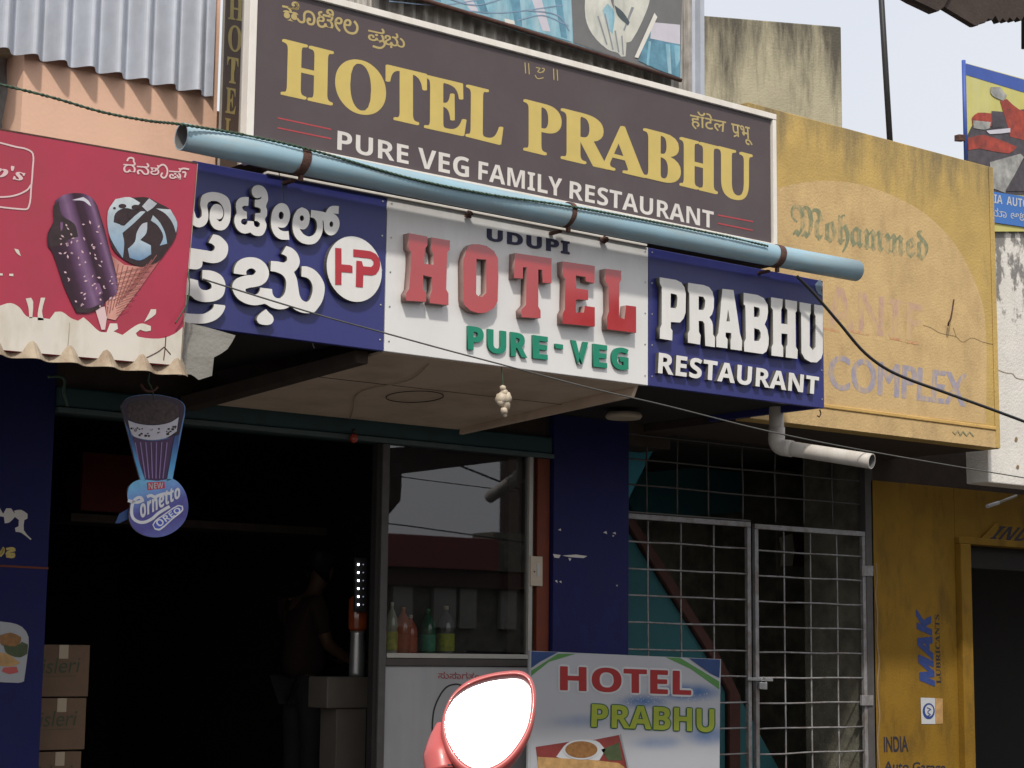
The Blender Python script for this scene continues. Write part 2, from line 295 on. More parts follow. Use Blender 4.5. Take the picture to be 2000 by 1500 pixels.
# ------------------------------------------------------------------ materials
M = dict(
 asphalt=mat('asphalt', (.045, .043, .041), .9, .25, 20, .6),
 concrete=mat('concrete', (.34, .32, .28), .9, .12, 6, .4),
 pave=mat('paving', (.085, .078, .07), .85, .2, 8, .4),
 peach=mat('peach_paint', (.72, .46, .33), .8, .05, 2.5, .12, stain=(.30, .23, .15), stain_amt=.35, stain_scale=(3, 3, 2.2), lo=.5, hi=.8),
 zinc=mat('zinc_sheet', (.49, .52, .58), .38, .08, 12, 0, .25, stain=(.36, .36, .38), stain_amt=.4, fine=.05),
 zinc_dark=mat('old_zinc_sheet', (.50, .47, .43), .6, .3, 10, 0, .3, stain=(.07, .06, .05), stain_amt=.8),
 rusty_tin=mat('weathered_tin', (.38, .31, .225), .75, .2, 12, .2, .05, stain=(.17, .10, .06), stain_amt=.8, stain_scale=(6, 6, 3)),
 brown=mat('brown_flex', (.088, .066, .070), .5, .05, 3, spec=.4, stain=(.14, .12, .12), stain_amt=.25, stain_scale=(2, 2, 2), fine=.04),
 gold=mat('gold_print', (.60, .46, .14), .5, .06, 7),
 gold_small=mat('pale_gold_print', (.46, .36, .15), .5, .06, 7),
 offwhite=mat('off_white_print', (.66, .62, .58), .55, .06, 8),
 red_line=mat('red_print', (.42, .06, .07), .6, .1),
 frame_white=mat('white_frame', (.80, .76, .70), .5, .05, 8, stain=(.5, .42, .33), stain_amt=.35),
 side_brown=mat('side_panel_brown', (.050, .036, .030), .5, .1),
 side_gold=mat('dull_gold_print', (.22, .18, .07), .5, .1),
 red_board=mat('crimson_flex', (.40, .035, .072), .42, .06, 3, spec=.45, stain=(.28, .05, .06), stain_amt=.4, stain_scale=(1.5, 1.5, .8), fine=.05),
 milk=mat('milk_print', (.66, .62, .55), .6, .05, 4, stain=(.42, .34, .22), stain_amt=.55, stain_scale=(4, 4, 1.5)),
 pinkwhite=mat('pale_pink_print', (.68, .50, .50), .55, .06),
 choc=mat('dark_plum_print', (.050, .016, .030), .5, .2, 18), choc_hl=mat('plum_highlight_print', (.17, .08, .17), .5, .25, 14),
 choc2=mat('cocoa_print', (.035, .02, .022), .5, .3, 30), cream=mat('cool_cream_print', (.40, .47, .52), .5, .25, 12), cream2=mat('blue_cream_print', (.22, .31, .42), .5, .25, 12),
 sprink=mat('sprinkle_print', (.62, .42, .46), .5, .1), waffle=mat('waffle_print', (.52, .22, .18), .6, .15, 9), waffle_l=mat('waffle_line_print', (.30, .10, .09), .6, .1),
 navy=mat('navy_acrylic', (.030, .034, .165), .32, .07, 3, spec=.5, stain=(.05, .055, .17), stain_amt=.35, stain_scale=(3, 3, 1)),
 navy_wall=mat('navy_wall_paint', (.008, .010, .082), .6, .16, 4, .15, spec=.25, stain=(.014, .018, .06), stain_amt=.4, stain_scale=(3, 3, 2)),
 white_ac=mat('white_acrylic', (.72, .715, .71), .35, .04, 3, spec=.5, stain=(.46, .42, .37), stain_amt=.4, stain_scale=(2.5, 2.5, .8), topdark=(3.75, .5)),
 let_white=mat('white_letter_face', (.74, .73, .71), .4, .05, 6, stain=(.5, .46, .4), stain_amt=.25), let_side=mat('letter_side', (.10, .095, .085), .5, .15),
 let_red=mat('red_letter_face', (.42, .018, .022), .14, .08, 5, spec=.8, coat=1.0, stain=(.36, .05, .055), stain_amt=.3, stain_scale=(4, 4, 4)), let_red_side=mat('red_letter_side', (.30, .19, .17), .5, .15),
 let_navy=mat('navy_letter', (.012, .012, .05), .45, .1), let_green=mat('green_letter', (.012, .23, .14), .45, .08), let_green_s=mat('green_letter_side', (.02, .13, .08), .5, .1),
 logo_red=mat('logo_red', (.42, .035, .05), .5, .06),
 soffit=mat('cream_soffit', (.62, .49, .38), .7, .06, 2, .1, stain=(.28, .20, .13), stain_amt=.5, stain_scale=(2, 2, 2)),
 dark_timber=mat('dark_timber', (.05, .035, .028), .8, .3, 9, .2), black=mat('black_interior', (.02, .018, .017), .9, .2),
 teal_metal=mat('teal_metal', (.018, .05, .055), .5, .2, 6), teal_highlight=mat('teal_highlight_paint', (.06, .09, .09), .5, .2, 10),
 pipe=mat('blue_pvc', (.29, .45, .54), .5, .05, 5, spec=.35, stain=(.30, .36, .37), stain_amt=.6, stain_scale=(3, 22, 22), lo=.42, hi=.62), pipe_in=mat('pipe_inside', (.10, .10, .10), .8),
 rust=mat('rusty_iron', (.085, .042, .032), .85, .35, 30, .4), rope=mat('green_rope', (.05, .09, .06), .85, .3, 60), black_cable=mat('black_cable', (.02, .02, .022), .5, .2), grey_wire=mat('grey_wire', (.09, .09, .085), .6, .2),
 ywall=mat('ochre_paint', (.50, .345, .115), .85, .14, 4, .35, stain=(.19, .15, .085), stain_amt=.9, stain_scale=(4, 4, .9), topdark=(4.98, .6)),
 ywall2=mat('peach_ochre_paint', (.57, .40, .19), .85, .10, 4, .35, stain=(.36, .24, .12), stain_amt=.6, stain_scale=(5, 5, 2.5), lo=.48, hi=.72), ytrim=mat('ochre_moulding', (.56, .36, .12), .85, .12, 6, .3),
 faded_green=mat('faded_green_letter', (.22, .235, .14), .85, .2, 30, stain=(.57, .40, .19), stain_amt=.8, stain_scale=(16, 16, 9), lo=.46, hi=.62), faded_pink=mat('faded_pink_letter', (.50, .32, .24), .85, .15, 30, stain=(.57, .40, .19), stain_amt=1, stain_scale=(16, 16, 6), lo=.40, hi=.58), faded_orange=mat('faded_orange_line', (.56, .27, .14), .85, .25, 40, stain=(.57, .40, .19), stain_amt=1, stain_scale=(16, 16, 9), lo=.45, hi=.6), faded_blue=mat('faded_blue_letter', (.33, .30, .36), .85, .15, 30, stain=(.57, .40, .19), stain_amt=.85, stain_scale=(16, 16, 6), lo=.46, hi=.64),
 crack=mat('crack_dark', (.24, .16, .085), .9),
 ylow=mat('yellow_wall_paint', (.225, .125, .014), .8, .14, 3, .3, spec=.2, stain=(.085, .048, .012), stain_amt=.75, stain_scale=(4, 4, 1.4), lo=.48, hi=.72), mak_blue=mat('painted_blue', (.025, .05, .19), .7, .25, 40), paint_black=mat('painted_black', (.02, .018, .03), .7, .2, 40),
 pale_wall=mat('old_pale_wall', (.39, .355, .25), .9, .12, 5, .4, stain=(.075, .068, .055), stain_amt=.95, stain_scale=(3.2, 3.2, .45), lo=.42, hi=.62, topdark=(6.6, 1.3)),
 peeling=mat('peeling_whitewash', (.70, .67, .62), .9, .08, 5, .4, stain=(.20, .19, .18), stain_amt=.95, stain_scale=(7, 7, 4), lo=.60, hi=.67, topdark=(4.6, 1.6)),
 gate=mat('grey_gate_paint', (.27, .265, .27), .5, .2, 14, 0, .2, stain=(.12, .075, .05), stain_amt=.75, stain_scale=(9, 9, 7)), gate_d=mat('dark_gate_paint', (.085, .078, .075), .6, .2, 10, 0, .2),
 pvc_white=mat('dirty_white_pvc', (.56, .53, .49), .5, .07, 8, stain=(.34, .30, .24), stain_amt=.5), alu=mat('aluminium', (.42, .40, .36), .4, .08, 9, 0, .4), counter_dark=mat('dark_laminate', (.055, .047, .042), .5, .15),
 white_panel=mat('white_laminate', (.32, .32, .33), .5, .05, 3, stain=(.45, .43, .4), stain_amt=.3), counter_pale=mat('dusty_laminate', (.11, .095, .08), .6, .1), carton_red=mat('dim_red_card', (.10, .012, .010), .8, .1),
 orange_post=mat('red_oxide_paint', (.15, .03, .01), .6, .15, 12), switch=mat('cream_plastic', (.52, .44, .34), .5, .06),
 teal_wall=mat('teal_wall_paint', (.04, .15, .17), .8, .12, 3, .2), lit_cyan=mat('lit_cyan_wall', (.07, .36, .46), .8, .08, 3, .2), stair_brown=mat('red_oxide_stringer', (.085, .034, .026), .7, .2, 10), mould=mat('mouldy_wall', (.17, .16, .12), .9, .35, 6, .3, stain=(.05, .05, .045), stain_amt=.8, stain_scale=(3, 3, 3)),
 paper=mat('old_paper', (.45, .43, .34), .8, .15), steel=mat('steel', (.5, .5, .5), .35, .1, 12, 0, .8),
 card=mat('cardboard', (.15, .095, .06), .85, .1, 8, .15), card_l=mat('cardboard_light', (.42, .29, .20), .85, .08), tape=mat('packing_tape', (.42, .34, .24), .3, .06), green_ink=mat('green_ink', (.06, .075, .045), .8, .2), card_ink=mat('dark_ink', (.10, .08, .05), .8, .2),
 scooter_red=mat('coral_red_plastic', (.46, .085, .08), .35, .05, 6, spec=.5, coat=.2), blackp=mat('black_plastic', (.02, .02, .02), .4, .1),
 p_white=mat('poster_white', (.36, .37, .39), .45, .04, 3), p_navy=mat('poster_navy', (.02, .05, .16), .45, .1), p_green=mat('poster_green', (.08, .22, .06), .45, .1), p_blue=mat('poster_blue', (.12, .30, .52), .45, .3, 12), p_lblue=mat('poster_light_blue', (.36, .48, .60), .45, .2, 9),
 p_red=mat('poster_red', (.30, .02, .02), .45, .08), p_lime=mat('poster_lime', (.28, .33, .035), .45, .08), p_dkgreen=mat('poster_dark_green', (.02, .09, .05), .5, .1), p_pure=mat('poster_bright_white', (.50, .51, .53), .45, .03), p_maroon=mat('poster_maroon', (.20, .035, .03), .5, .2), p_tan=mat('poster_tan', (.42, .25, .10), .5, .25, 20), p_soup=mat('poster_soup', (.25, .12, .04), .5, .3, 40), p_olive=mat('poster_olive', (.06, .08, .035), .5, .3, 20), p_grey=mat('poster_grey', (.25, .26, .28), .5, .2),
 b_blue=mat('denim_blue_print', (.20, .42, .52), .5, .25, 9, stain=(.45, .56, .60), stain_amt=.8, stain_scale=(9, 9, 2)), b_grey=mat('slate_grey_print', (.16, .16, .16), .5, .1), b_skin=mat('bleached_print', (.60, .60, .53), .5, .15, 8, stain=(.36, .38, .36), stain_amt=.7, stain_scale=(8, 8, 3)), b_denim=mat('deep_denim_print', (.12, .28, .38), .5, .3, 14), b_lav=mat('lavender_print', (.56, .54, .60), .5, .08), b_white=mat('belt_white_print', (.70, .68, .62), .5, .05), b_dark=mat('fold_dark_print', (.07, .09, .10), .5, .2),
 bike_y=mat('yellow_print', (.56, .52, .15), .5, .08, 6, stain=(.6, .6, .4), stain_amt=.4), bike_b=mat('blue_print', (.05, .10, .38), .5, .1), bike_r=mat('red_vehicle_print', (.34, .05, .03), .5, .5, 11, stain=(.08, .04, .04), stain_amt=.7, stain_scale=(7, 7, 7)), bike_d=mat('dark_vehicle_print', (.07, .06, .07), .5, .4, 16), bike_g=mat('grey_vehicle_print', (.34, .34, .32), .5, .4, 11, stain=(.12, .11, .12), stain_amt=.7, stain_scale=(7, 7, 7)), bike_bb=mat('bright_blue_print', (.05, .17, .50), .5, .08),
 cloth=mat('grey_tarpaulin', (.24, .23, .22), .7, .25, 9, .3, stain=(.10, .10, .10), stain_amt=.6, stain_scale=(5, 5, 2)),
 skin=mat('brown_skin', (.10, .05, .03), .6, .06), shirt=mat('dark_red_shirt', (.028, .012, .010), .85, .2, 20), trousers=mat('charcoal_trousers', (.03, .03, .035), .9, .2), hair=mat('black_hair', (.01, .01, .01), .6),
)

def grad_mat(name, a, b_, Y, stops, rough=.42, grain=.12, scale=30):      # printed tone running across a picture, fixed to the board
    m = mat(name, (1, 1, 1), rough, grain, scale); n = m.node_tree.nodes; L = m.node_tree.links; b = n['Principled BSDF']
    vsc = b.inputs['Base Color'].links[0].from_node; geo = n.new('ShaderNodeNewGeometry'); pa, pb_ = P(*a, Y), P(*b_, Y); d = pb_ - pa
    sb = n.new('ShaderNodeVectorMath'); sb.operation = 'SUBTRACT'; sb.inputs[1].default_value = pa; L.new(geo.outputs['Position'], sb.inputs[0])
    dt = n.new('ShaderNodeVectorMath'); dt.operation = 'DOT_PRODUCT'; dt.inputs[1].default_value = d / d.length_squared; L.new(sb.outputs[0], dt.inputs[0])
    rp = n.new('ShaderNodeValToRGB'); cr = rp.color_ramp; cr.elements[0].position = stops[0][0]; cr.elements[0].color = (*stops[0][1], 1); cr.elements[1].position = stops[-1][0]; cr.elements[1].color = (*stops[-1][1], 1)
    for p_, c in stops[1:-1]: e_ = cr.elements.new(p_); e_.color = (*c, 1)
    L.new(dt.outputs['Value'], rp.inputs[0]); L.new(rp.outputs[0], vsc.inputs[0]); return m
def wash_mat():      # airbrushed blue clouds of the printed poster, placed in the poster's own metres
    m = mat('poster_wash', (.38, .39, .42), .45, .03, 3); n = m.node_tree.nodes; L = m.node_tree.links; b = n['Principled BSDF']
    src = b.inputs['Base Color'].links[0].from_socket; geo = n.new('ShaderNodeNewGeometry'); fac = None
    for (cx_, cy_, rx, rz, st) in ((1720, 320, .42, .075, 1.0), (1480, 370, .30, .06, .8), (1840, 560, .30, .09, .75), (1560, 600, .30, .06, .5), (1130, 480, .35, .06, .35)):
        q = P(740 + cx_ / 2.857, 1240 + cy_ / 2.857, 1.2); sb = n.new('ShaderNodeVectorMath'); sb.operation = 'SUBTRACT'; sb.inputs[1].default_value = q; L.new(geo.outputs['Position'], sb.inputs[0])
        dv_ = n.new('ShaderNodeVectorMath'); dv_.operation = 'DIVIDE'; dv_.inputs[1].default_value = (rx, 1, rz); L.new(sb.outputs[0], dv_.inputs[0])
        ln = n.new('ShaderNodeVectorMath'); ln.operation = 'LENGTH'; L.new(dv_.outputs[0], ln.inputs[0])
        mr = n.new('ShaderNodeMapRange'); mr.interpolation_type = 'SMOOTHSTEP'; mr.inputs[1].default_value = 0; mr.inputs[2].default_value = 1; mr.inputs[3].default_value = st; mr.inputs[4].default_value = 0; L.new(ln.outputs[1], mr.inputs[0])
        if fac is None: fac = mr.outputs[0]
        else:
            a = n.new('ShaderNodeMath'); a.operation = 'MAXIMUM'; L.new(fac, a.inputs[0]); L.new(mr.outputs[0], a.inputs[1]); fac = a.outputs[0]
    nz = n.new('ShaderNodeTexNoise'); nz.inputs['Scale'].default_value = 9; nz.inputs['Detail'].default_value = 6; L.new(geo.outputs['Position'], nz.inputs['Vector'])
    mu = n.new('ShaderNodeMath'); mu.operation = 'MULTIPLY'; L.new(fac, mu.inputs[0]); mr = n.new('ShaderNodeMapRange'); mr.inputs[1].default_value = .3; mr.inputs[2].default_value = .65; L.new(nz.outputs['Fac'], mr.inputs[0]); mr.inputs[3].default_value = .8; mr.inputs[4].default_value = 1.15; L.new(mr.outputs[0], mu.inputs[1])
    mx = n.new('ShaderNodeMix'); mx.data_type = 'RGBA'; L.new(mu.outputs[0], mx.inputs[0]); L.new(src, mx.inputs[6]); mx.inputs[7].default_value = (.02, .10, .28, 1); L.new(mx.outputs[2], b.inputs['Base Color']); return m

# ------------------------------------------------------------------ setting
gr = mesh('ground', [(-300, -300, -.012), (300, -300, -.012), (300, 300, -.012), (-300, 300, -.012)], [(0, 1, 2, 3)], M['pave']); tag(gr, kind='structure')
rd = mesh('road', [(-300, -11, -.006), (300, -11, -.006), (300, -2.2, -.006), (-300, -2.2, -.006)], [(0, 1, 2, 3)], M['asphalt']); tag(rd, kind='structure')
pv = box('pavement', -60, 60, -2.2, 1.45, -.2, .12, M['pave'], None, .01); tag(pv, kind='structure')
YF = 1.5     # the recessed shop fronts; the sign boxes hang out to Y = 0

# ------------------------------------------------------------------ hotel building (shop body)
hb = thing('hotel_building', 'peach two storey building that carries the brown restaurant signboard', 'building', (3.9, YF, 0))
XL, XR = 4.03, 9.9
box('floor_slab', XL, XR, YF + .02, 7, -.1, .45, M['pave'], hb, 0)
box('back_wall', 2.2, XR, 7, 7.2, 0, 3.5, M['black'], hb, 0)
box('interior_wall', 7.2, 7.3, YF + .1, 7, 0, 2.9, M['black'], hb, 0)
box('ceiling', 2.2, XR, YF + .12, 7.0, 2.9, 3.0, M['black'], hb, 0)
box('canopy_slab', 3.9, 7.9, .06, 7.2, 3.35, 3.52, M['dark_timber'], hb, 0)
box('upper_wall', 2.2, 9.4, 1.0, 1.25, 3.52, 4.2, M['peach'], hb, 0)
# peach upper wall beside the sign
YPW = .40
pw = [P(50, 60, YPW), P(429, 60, YPW), P(429, 330, YPW), P(50, 330, YPW)]
pwall = mesh('peach_wall', [(pw[0].x, YPW, 3.45), (pw[1].x, YPW, 3.45), (pw[1].x, YPW, 4.9), (pw[0].x, YPW, 4.9), (pw[0].x, .98, 3.45), (pw[1].x, .98, 3.45), (pw[1].x, .98, 4.9), (pw[0].x, .98, 4.9)], BF, M['peach'], hb); pwall.name = 'upper_wall_panel'
# navy end wall left of the opening
nw = thing('navy_wall', 'navy painted end wall with white lettering and a food picture, left of the opening', 'wall', (3.5, YF, 0))
xw = P(92, 1150, YF).x
box('wall', 1.5, xw, YF, YF + .22, 0, 2.92, M['navy_wall'], nw, .004)
box('return_wall', xw - .15, xw - .002, YF + .22, 7, 0, 2.92, M['black'], nw, 0)
strokes('joint_line', [[(-40, 1103), (95, 1110)]], 4, YF - .003, M['orange_post'], nw)
flat('lettering', [zp(l, 0, 640, 3.26) for l in [[(-60, 1140), (0, 1150), (20, 1185), (40, 1150), (70, 1150), (95, 1185), (90, 1165), (135, 1160), (175, 1185), (175, 1215), (155, 1225), (152, 1290), (200, 1345), (195, 1352), (135, 1305), (100, 1300), (95, 1275), (118, 1265), (120, 1225), (95, 1205), (60, 1240), (30, 1245), (25, 1205), (-60, 1190)]]], YF - .002, M['offwhite'], nw, 2)
strokes('small_lettering', [zp(l, 0, 640, 3.26) for l in [[(-60, 1430), (-10, 1445), (25, 1400), (20, 1430), (0, 1455)], [(40, 1410), (80, 1405), (95, 1415), (50, 1430), (40, 1445), (90, 1440), (85, 1458), (40, 1455)]]], 5, YF - .002, M['gold'], nw)
Zf = lambda l: zp(l, 0, 960, 2.7775)
flat('food_picture', [Zf([(-60, 700), (60, 712), (120, 735), (155, 790), (150, 880), (140, 960), (130, 1030), (100, 1038), (-60, 1030)])], YF - .002, M['p_white'], nw, 2)
for nm, l, mm in [('picture_dish', [(0, 780), (60, 765), (115, 790), (110, 820), (70, 850), (20, 840), (0, 820)], 'p_soup'), ('picture_garnish', [(20, 830), (80, 840), (120, 815), (152, 830), (148, 880), (110, 900), (60, 890), (30, 870)], 'p_olive'), ('picture_bread', [(-40, 870), (40, 880), (110, 930), (60, 950), (-40, 940)], 'p_tan'), ('picture_side_dish', [(20, 955), (90, 950), (100, 980), (50, 990), (10, 975)], 'scooter_red')]:
    flat(nm, [Zf(l)], YF - .0035 - .0005 * len(nm) / 10, M[mm], nw, 2)

# lintel / shutter housing over the opening
lt = thing('shutter_housing', 'dark teal rolling shutter housing across the top of the shop opening', 'shutter', (5.5, YF, 2.6))
x1l = P(1076, 870, YF).x
box('housing', xw, x1l, YF - .02, YF + .35, 2.69, 2.79, M['teal_metal'], lt, .01)
box('lower_lip', xw, x1l, YF - .035, YF + .05, 2.66, 2.688, M['teal_highlight'], lt, .004)  # lighter teal paints in the highlight along the lip
box('upper_board', xw - .4, x1l + 1.0, YF + .02, YF + .3, 2.795, 3.35, M['dark_timber'], lt, 0)

# ------------------------------------------------------------------ lower canopy sign box
cs = thing('canopy_signboard', 'blue and white boxed signboard with raised letters under the blue pipe', 'signboard', (5.0, 0, 2.89))
ZB, ZT = 2.892, P(700, 375, 0).z
xa, xb, xc, xd = 3.93, P(752, 600, 0).x, P(1266.5, 600, 0).x, P(1609, 700, 0).x
box('blue_panel', xa, xb - .002, 0, .03, ZB, ZT, M['navy'], cs, .003)
box('white_panel', xb + .002, xc - .002, 0, .03, ZB, ZT, M['white_ac'], cs, .003)
box('blue_panel', xc + .002, xd, 0, .03, ZB, ZT, M['navy'], cs, .003)
box('end_panel', xd - .03, xd - .001, .032, .9, ZB + .002, ZT, M['navy'], cs, .003)
box('roof_board', xa, xd - .04, .04, 1.4, ZT - .06, ZT - .04, M['dark_timber'], cs, 0)
box('top_trim', P(520, 340, 0).x, xc - .02, -.012, .035, ZT + .002, ZT + .014, M['frame_white'], cs, .002)
# cream soffit, falling slightly to the shutter
sx0, sx1 = xb + .01, P(1187, 768, .33).x - .12
hexa('soffit', [Vector((sx0, .02, 2.888)), Vector((xc - .05, .02, 2.888)), Vector((xc - .05, .32, 2.872)), Vector((4.80, 1.47, 2.775))],
     [Vector((sx0, .02, 2.90)), Vector((xc - .05, .02, 2.90)), Vector((xc - .05, .32, 2.884)), Vector((4.80, 1.47, 2.787))], M['soffit'], cs, 0).hide_render = False
hexa('soffit', [Vector((4.8005, 1.47, 2.775)), Vector((xc - .05, .3205, 2.872)), Vector((6.50, 1.465, 2.775)), Vector((5.6, 1.4695, 2.775))],
     [Vector((4.8005, 1.47, 2.787)), Vector((xc - .05, .3205, 2.884)), Vector((6.50, 1.465, 2.787)), Vector((5.6, 1.4695, 2.787))], M['soffit'], cs, 0)
hexa('soffit_strip', [Vector((xc - .05, .08, 2.835)), Vector((xc - .025, .08, 2.835)), Vector((6.52, 1.44, 2.745)), Vector((6.49, 1.44, 2.745))],
     [Vector((xc - .045, .05, 2.891)), Vector((xc - .025, .05, 2.891)), Vector((6.52, 1.44, 2.80)), Vector((6.50, 1.44, 2.80))], M['soffit'], cs, .002)
hexa('edge_beam', [Vector((sx0 - .10, .10, 2.84)), Vector((sx0 - .03, .10, 2.84)), Vector((4.79, 1.46, 2.73)), Vector((4.70, 1.46, 2.73))],
     [Vector((sx0 - .10, .10, 2.90)), Vector((sx0 - .03, .10, 2.90)), Vector((4.79, 1.46, 2.80)), Vector((4.70, 1.46, 2.80))], M['dark_timber'], cs, .004)
box('underside', xa, sx0 - .11, .035, 1.46, 2.94, 2.96, M['black'], cs, 0)
box('underside', xc - .02, xd - .035, .035, 1.46, 2.93, 2.95, M['black'], cs, 0)
for (xa_, ya_, xb_, yb_) in ((4.95, .62, 6.55, .60),):
    zf_ = lambda y: 2.8865 - .0773 * (y - .02)
    tube('panel_joint', [Vector((xa_, ya_, zf_(ya_))), Vector((xb_, yb_, zf_(yb_)))], .0014, M['dark_timber'], cs, 5)
tube('soffit_cable', crom([Vector((5.30, .10, 2.874)), Vector((5.42, .45, 2.845)), Vector((5.38, .8, 2.822)), Vector((5.6, 1.2, 2.785)), Vector((5.75, 1.45, 2.772))], 6), .004, M['switch'], cs, 6)
def ring_on_soffit(px, py, r, mm):
    # points on the sloping soffit: z = 2.888 - .078*(y-.02)
    c = None
    for k in range(60):
        y_ = .05 + k * .025; q = P(px, py, y_)
        if q.z <= 2.886 - .0773 * (y_ - .02): c = q
    c = c or P(px, py, .6); pts = []
    for k in range(28):
        a = 2 * math.pi * k / 28; y_ = c.y + r * math.sin(a); pts.append(Vector((c.x + r * math.cos(a), y_, 2.8805 - .0773 * (y_ - .02))))
    return tube('vent_ring', pts, .0028, mm, cs, 6, closed=True)
ring_on_soffit(810, 774, .15, M['dark_timber'])

for (xr_, n_) in ((xb - .025, 5), (xb + .025, 5), (xc - .025, 5), (xc + .025, 5), (xd - .02, 5)):
    for k in range(n_): mesh('rivet', [(xr_ + .005 * math.cos(a), -.0022, ZB + .05 + k * .165 + .005 * math.sin(a)) for a in [i * math.pi / 4 for i in range(8)]] + [(xr_, -.0045, ZB + .05 + k * .165)], [(i, (i + 1) % 8, 8) for i in range(8)], M['steel'], cs)
solid('torn_film', [[(1592, 556), (1602, 545), (1607, 556), (1604, 568), (1607, 578), (1598, 574), (1594, 566)]], -.004, .002, M['cream2'], cs)
cable('hook_wire', [P(612, 664, .2), P(611, 672, .2), P(614, 680, .2)], .003, M['alu'], None, None, parent=cs)
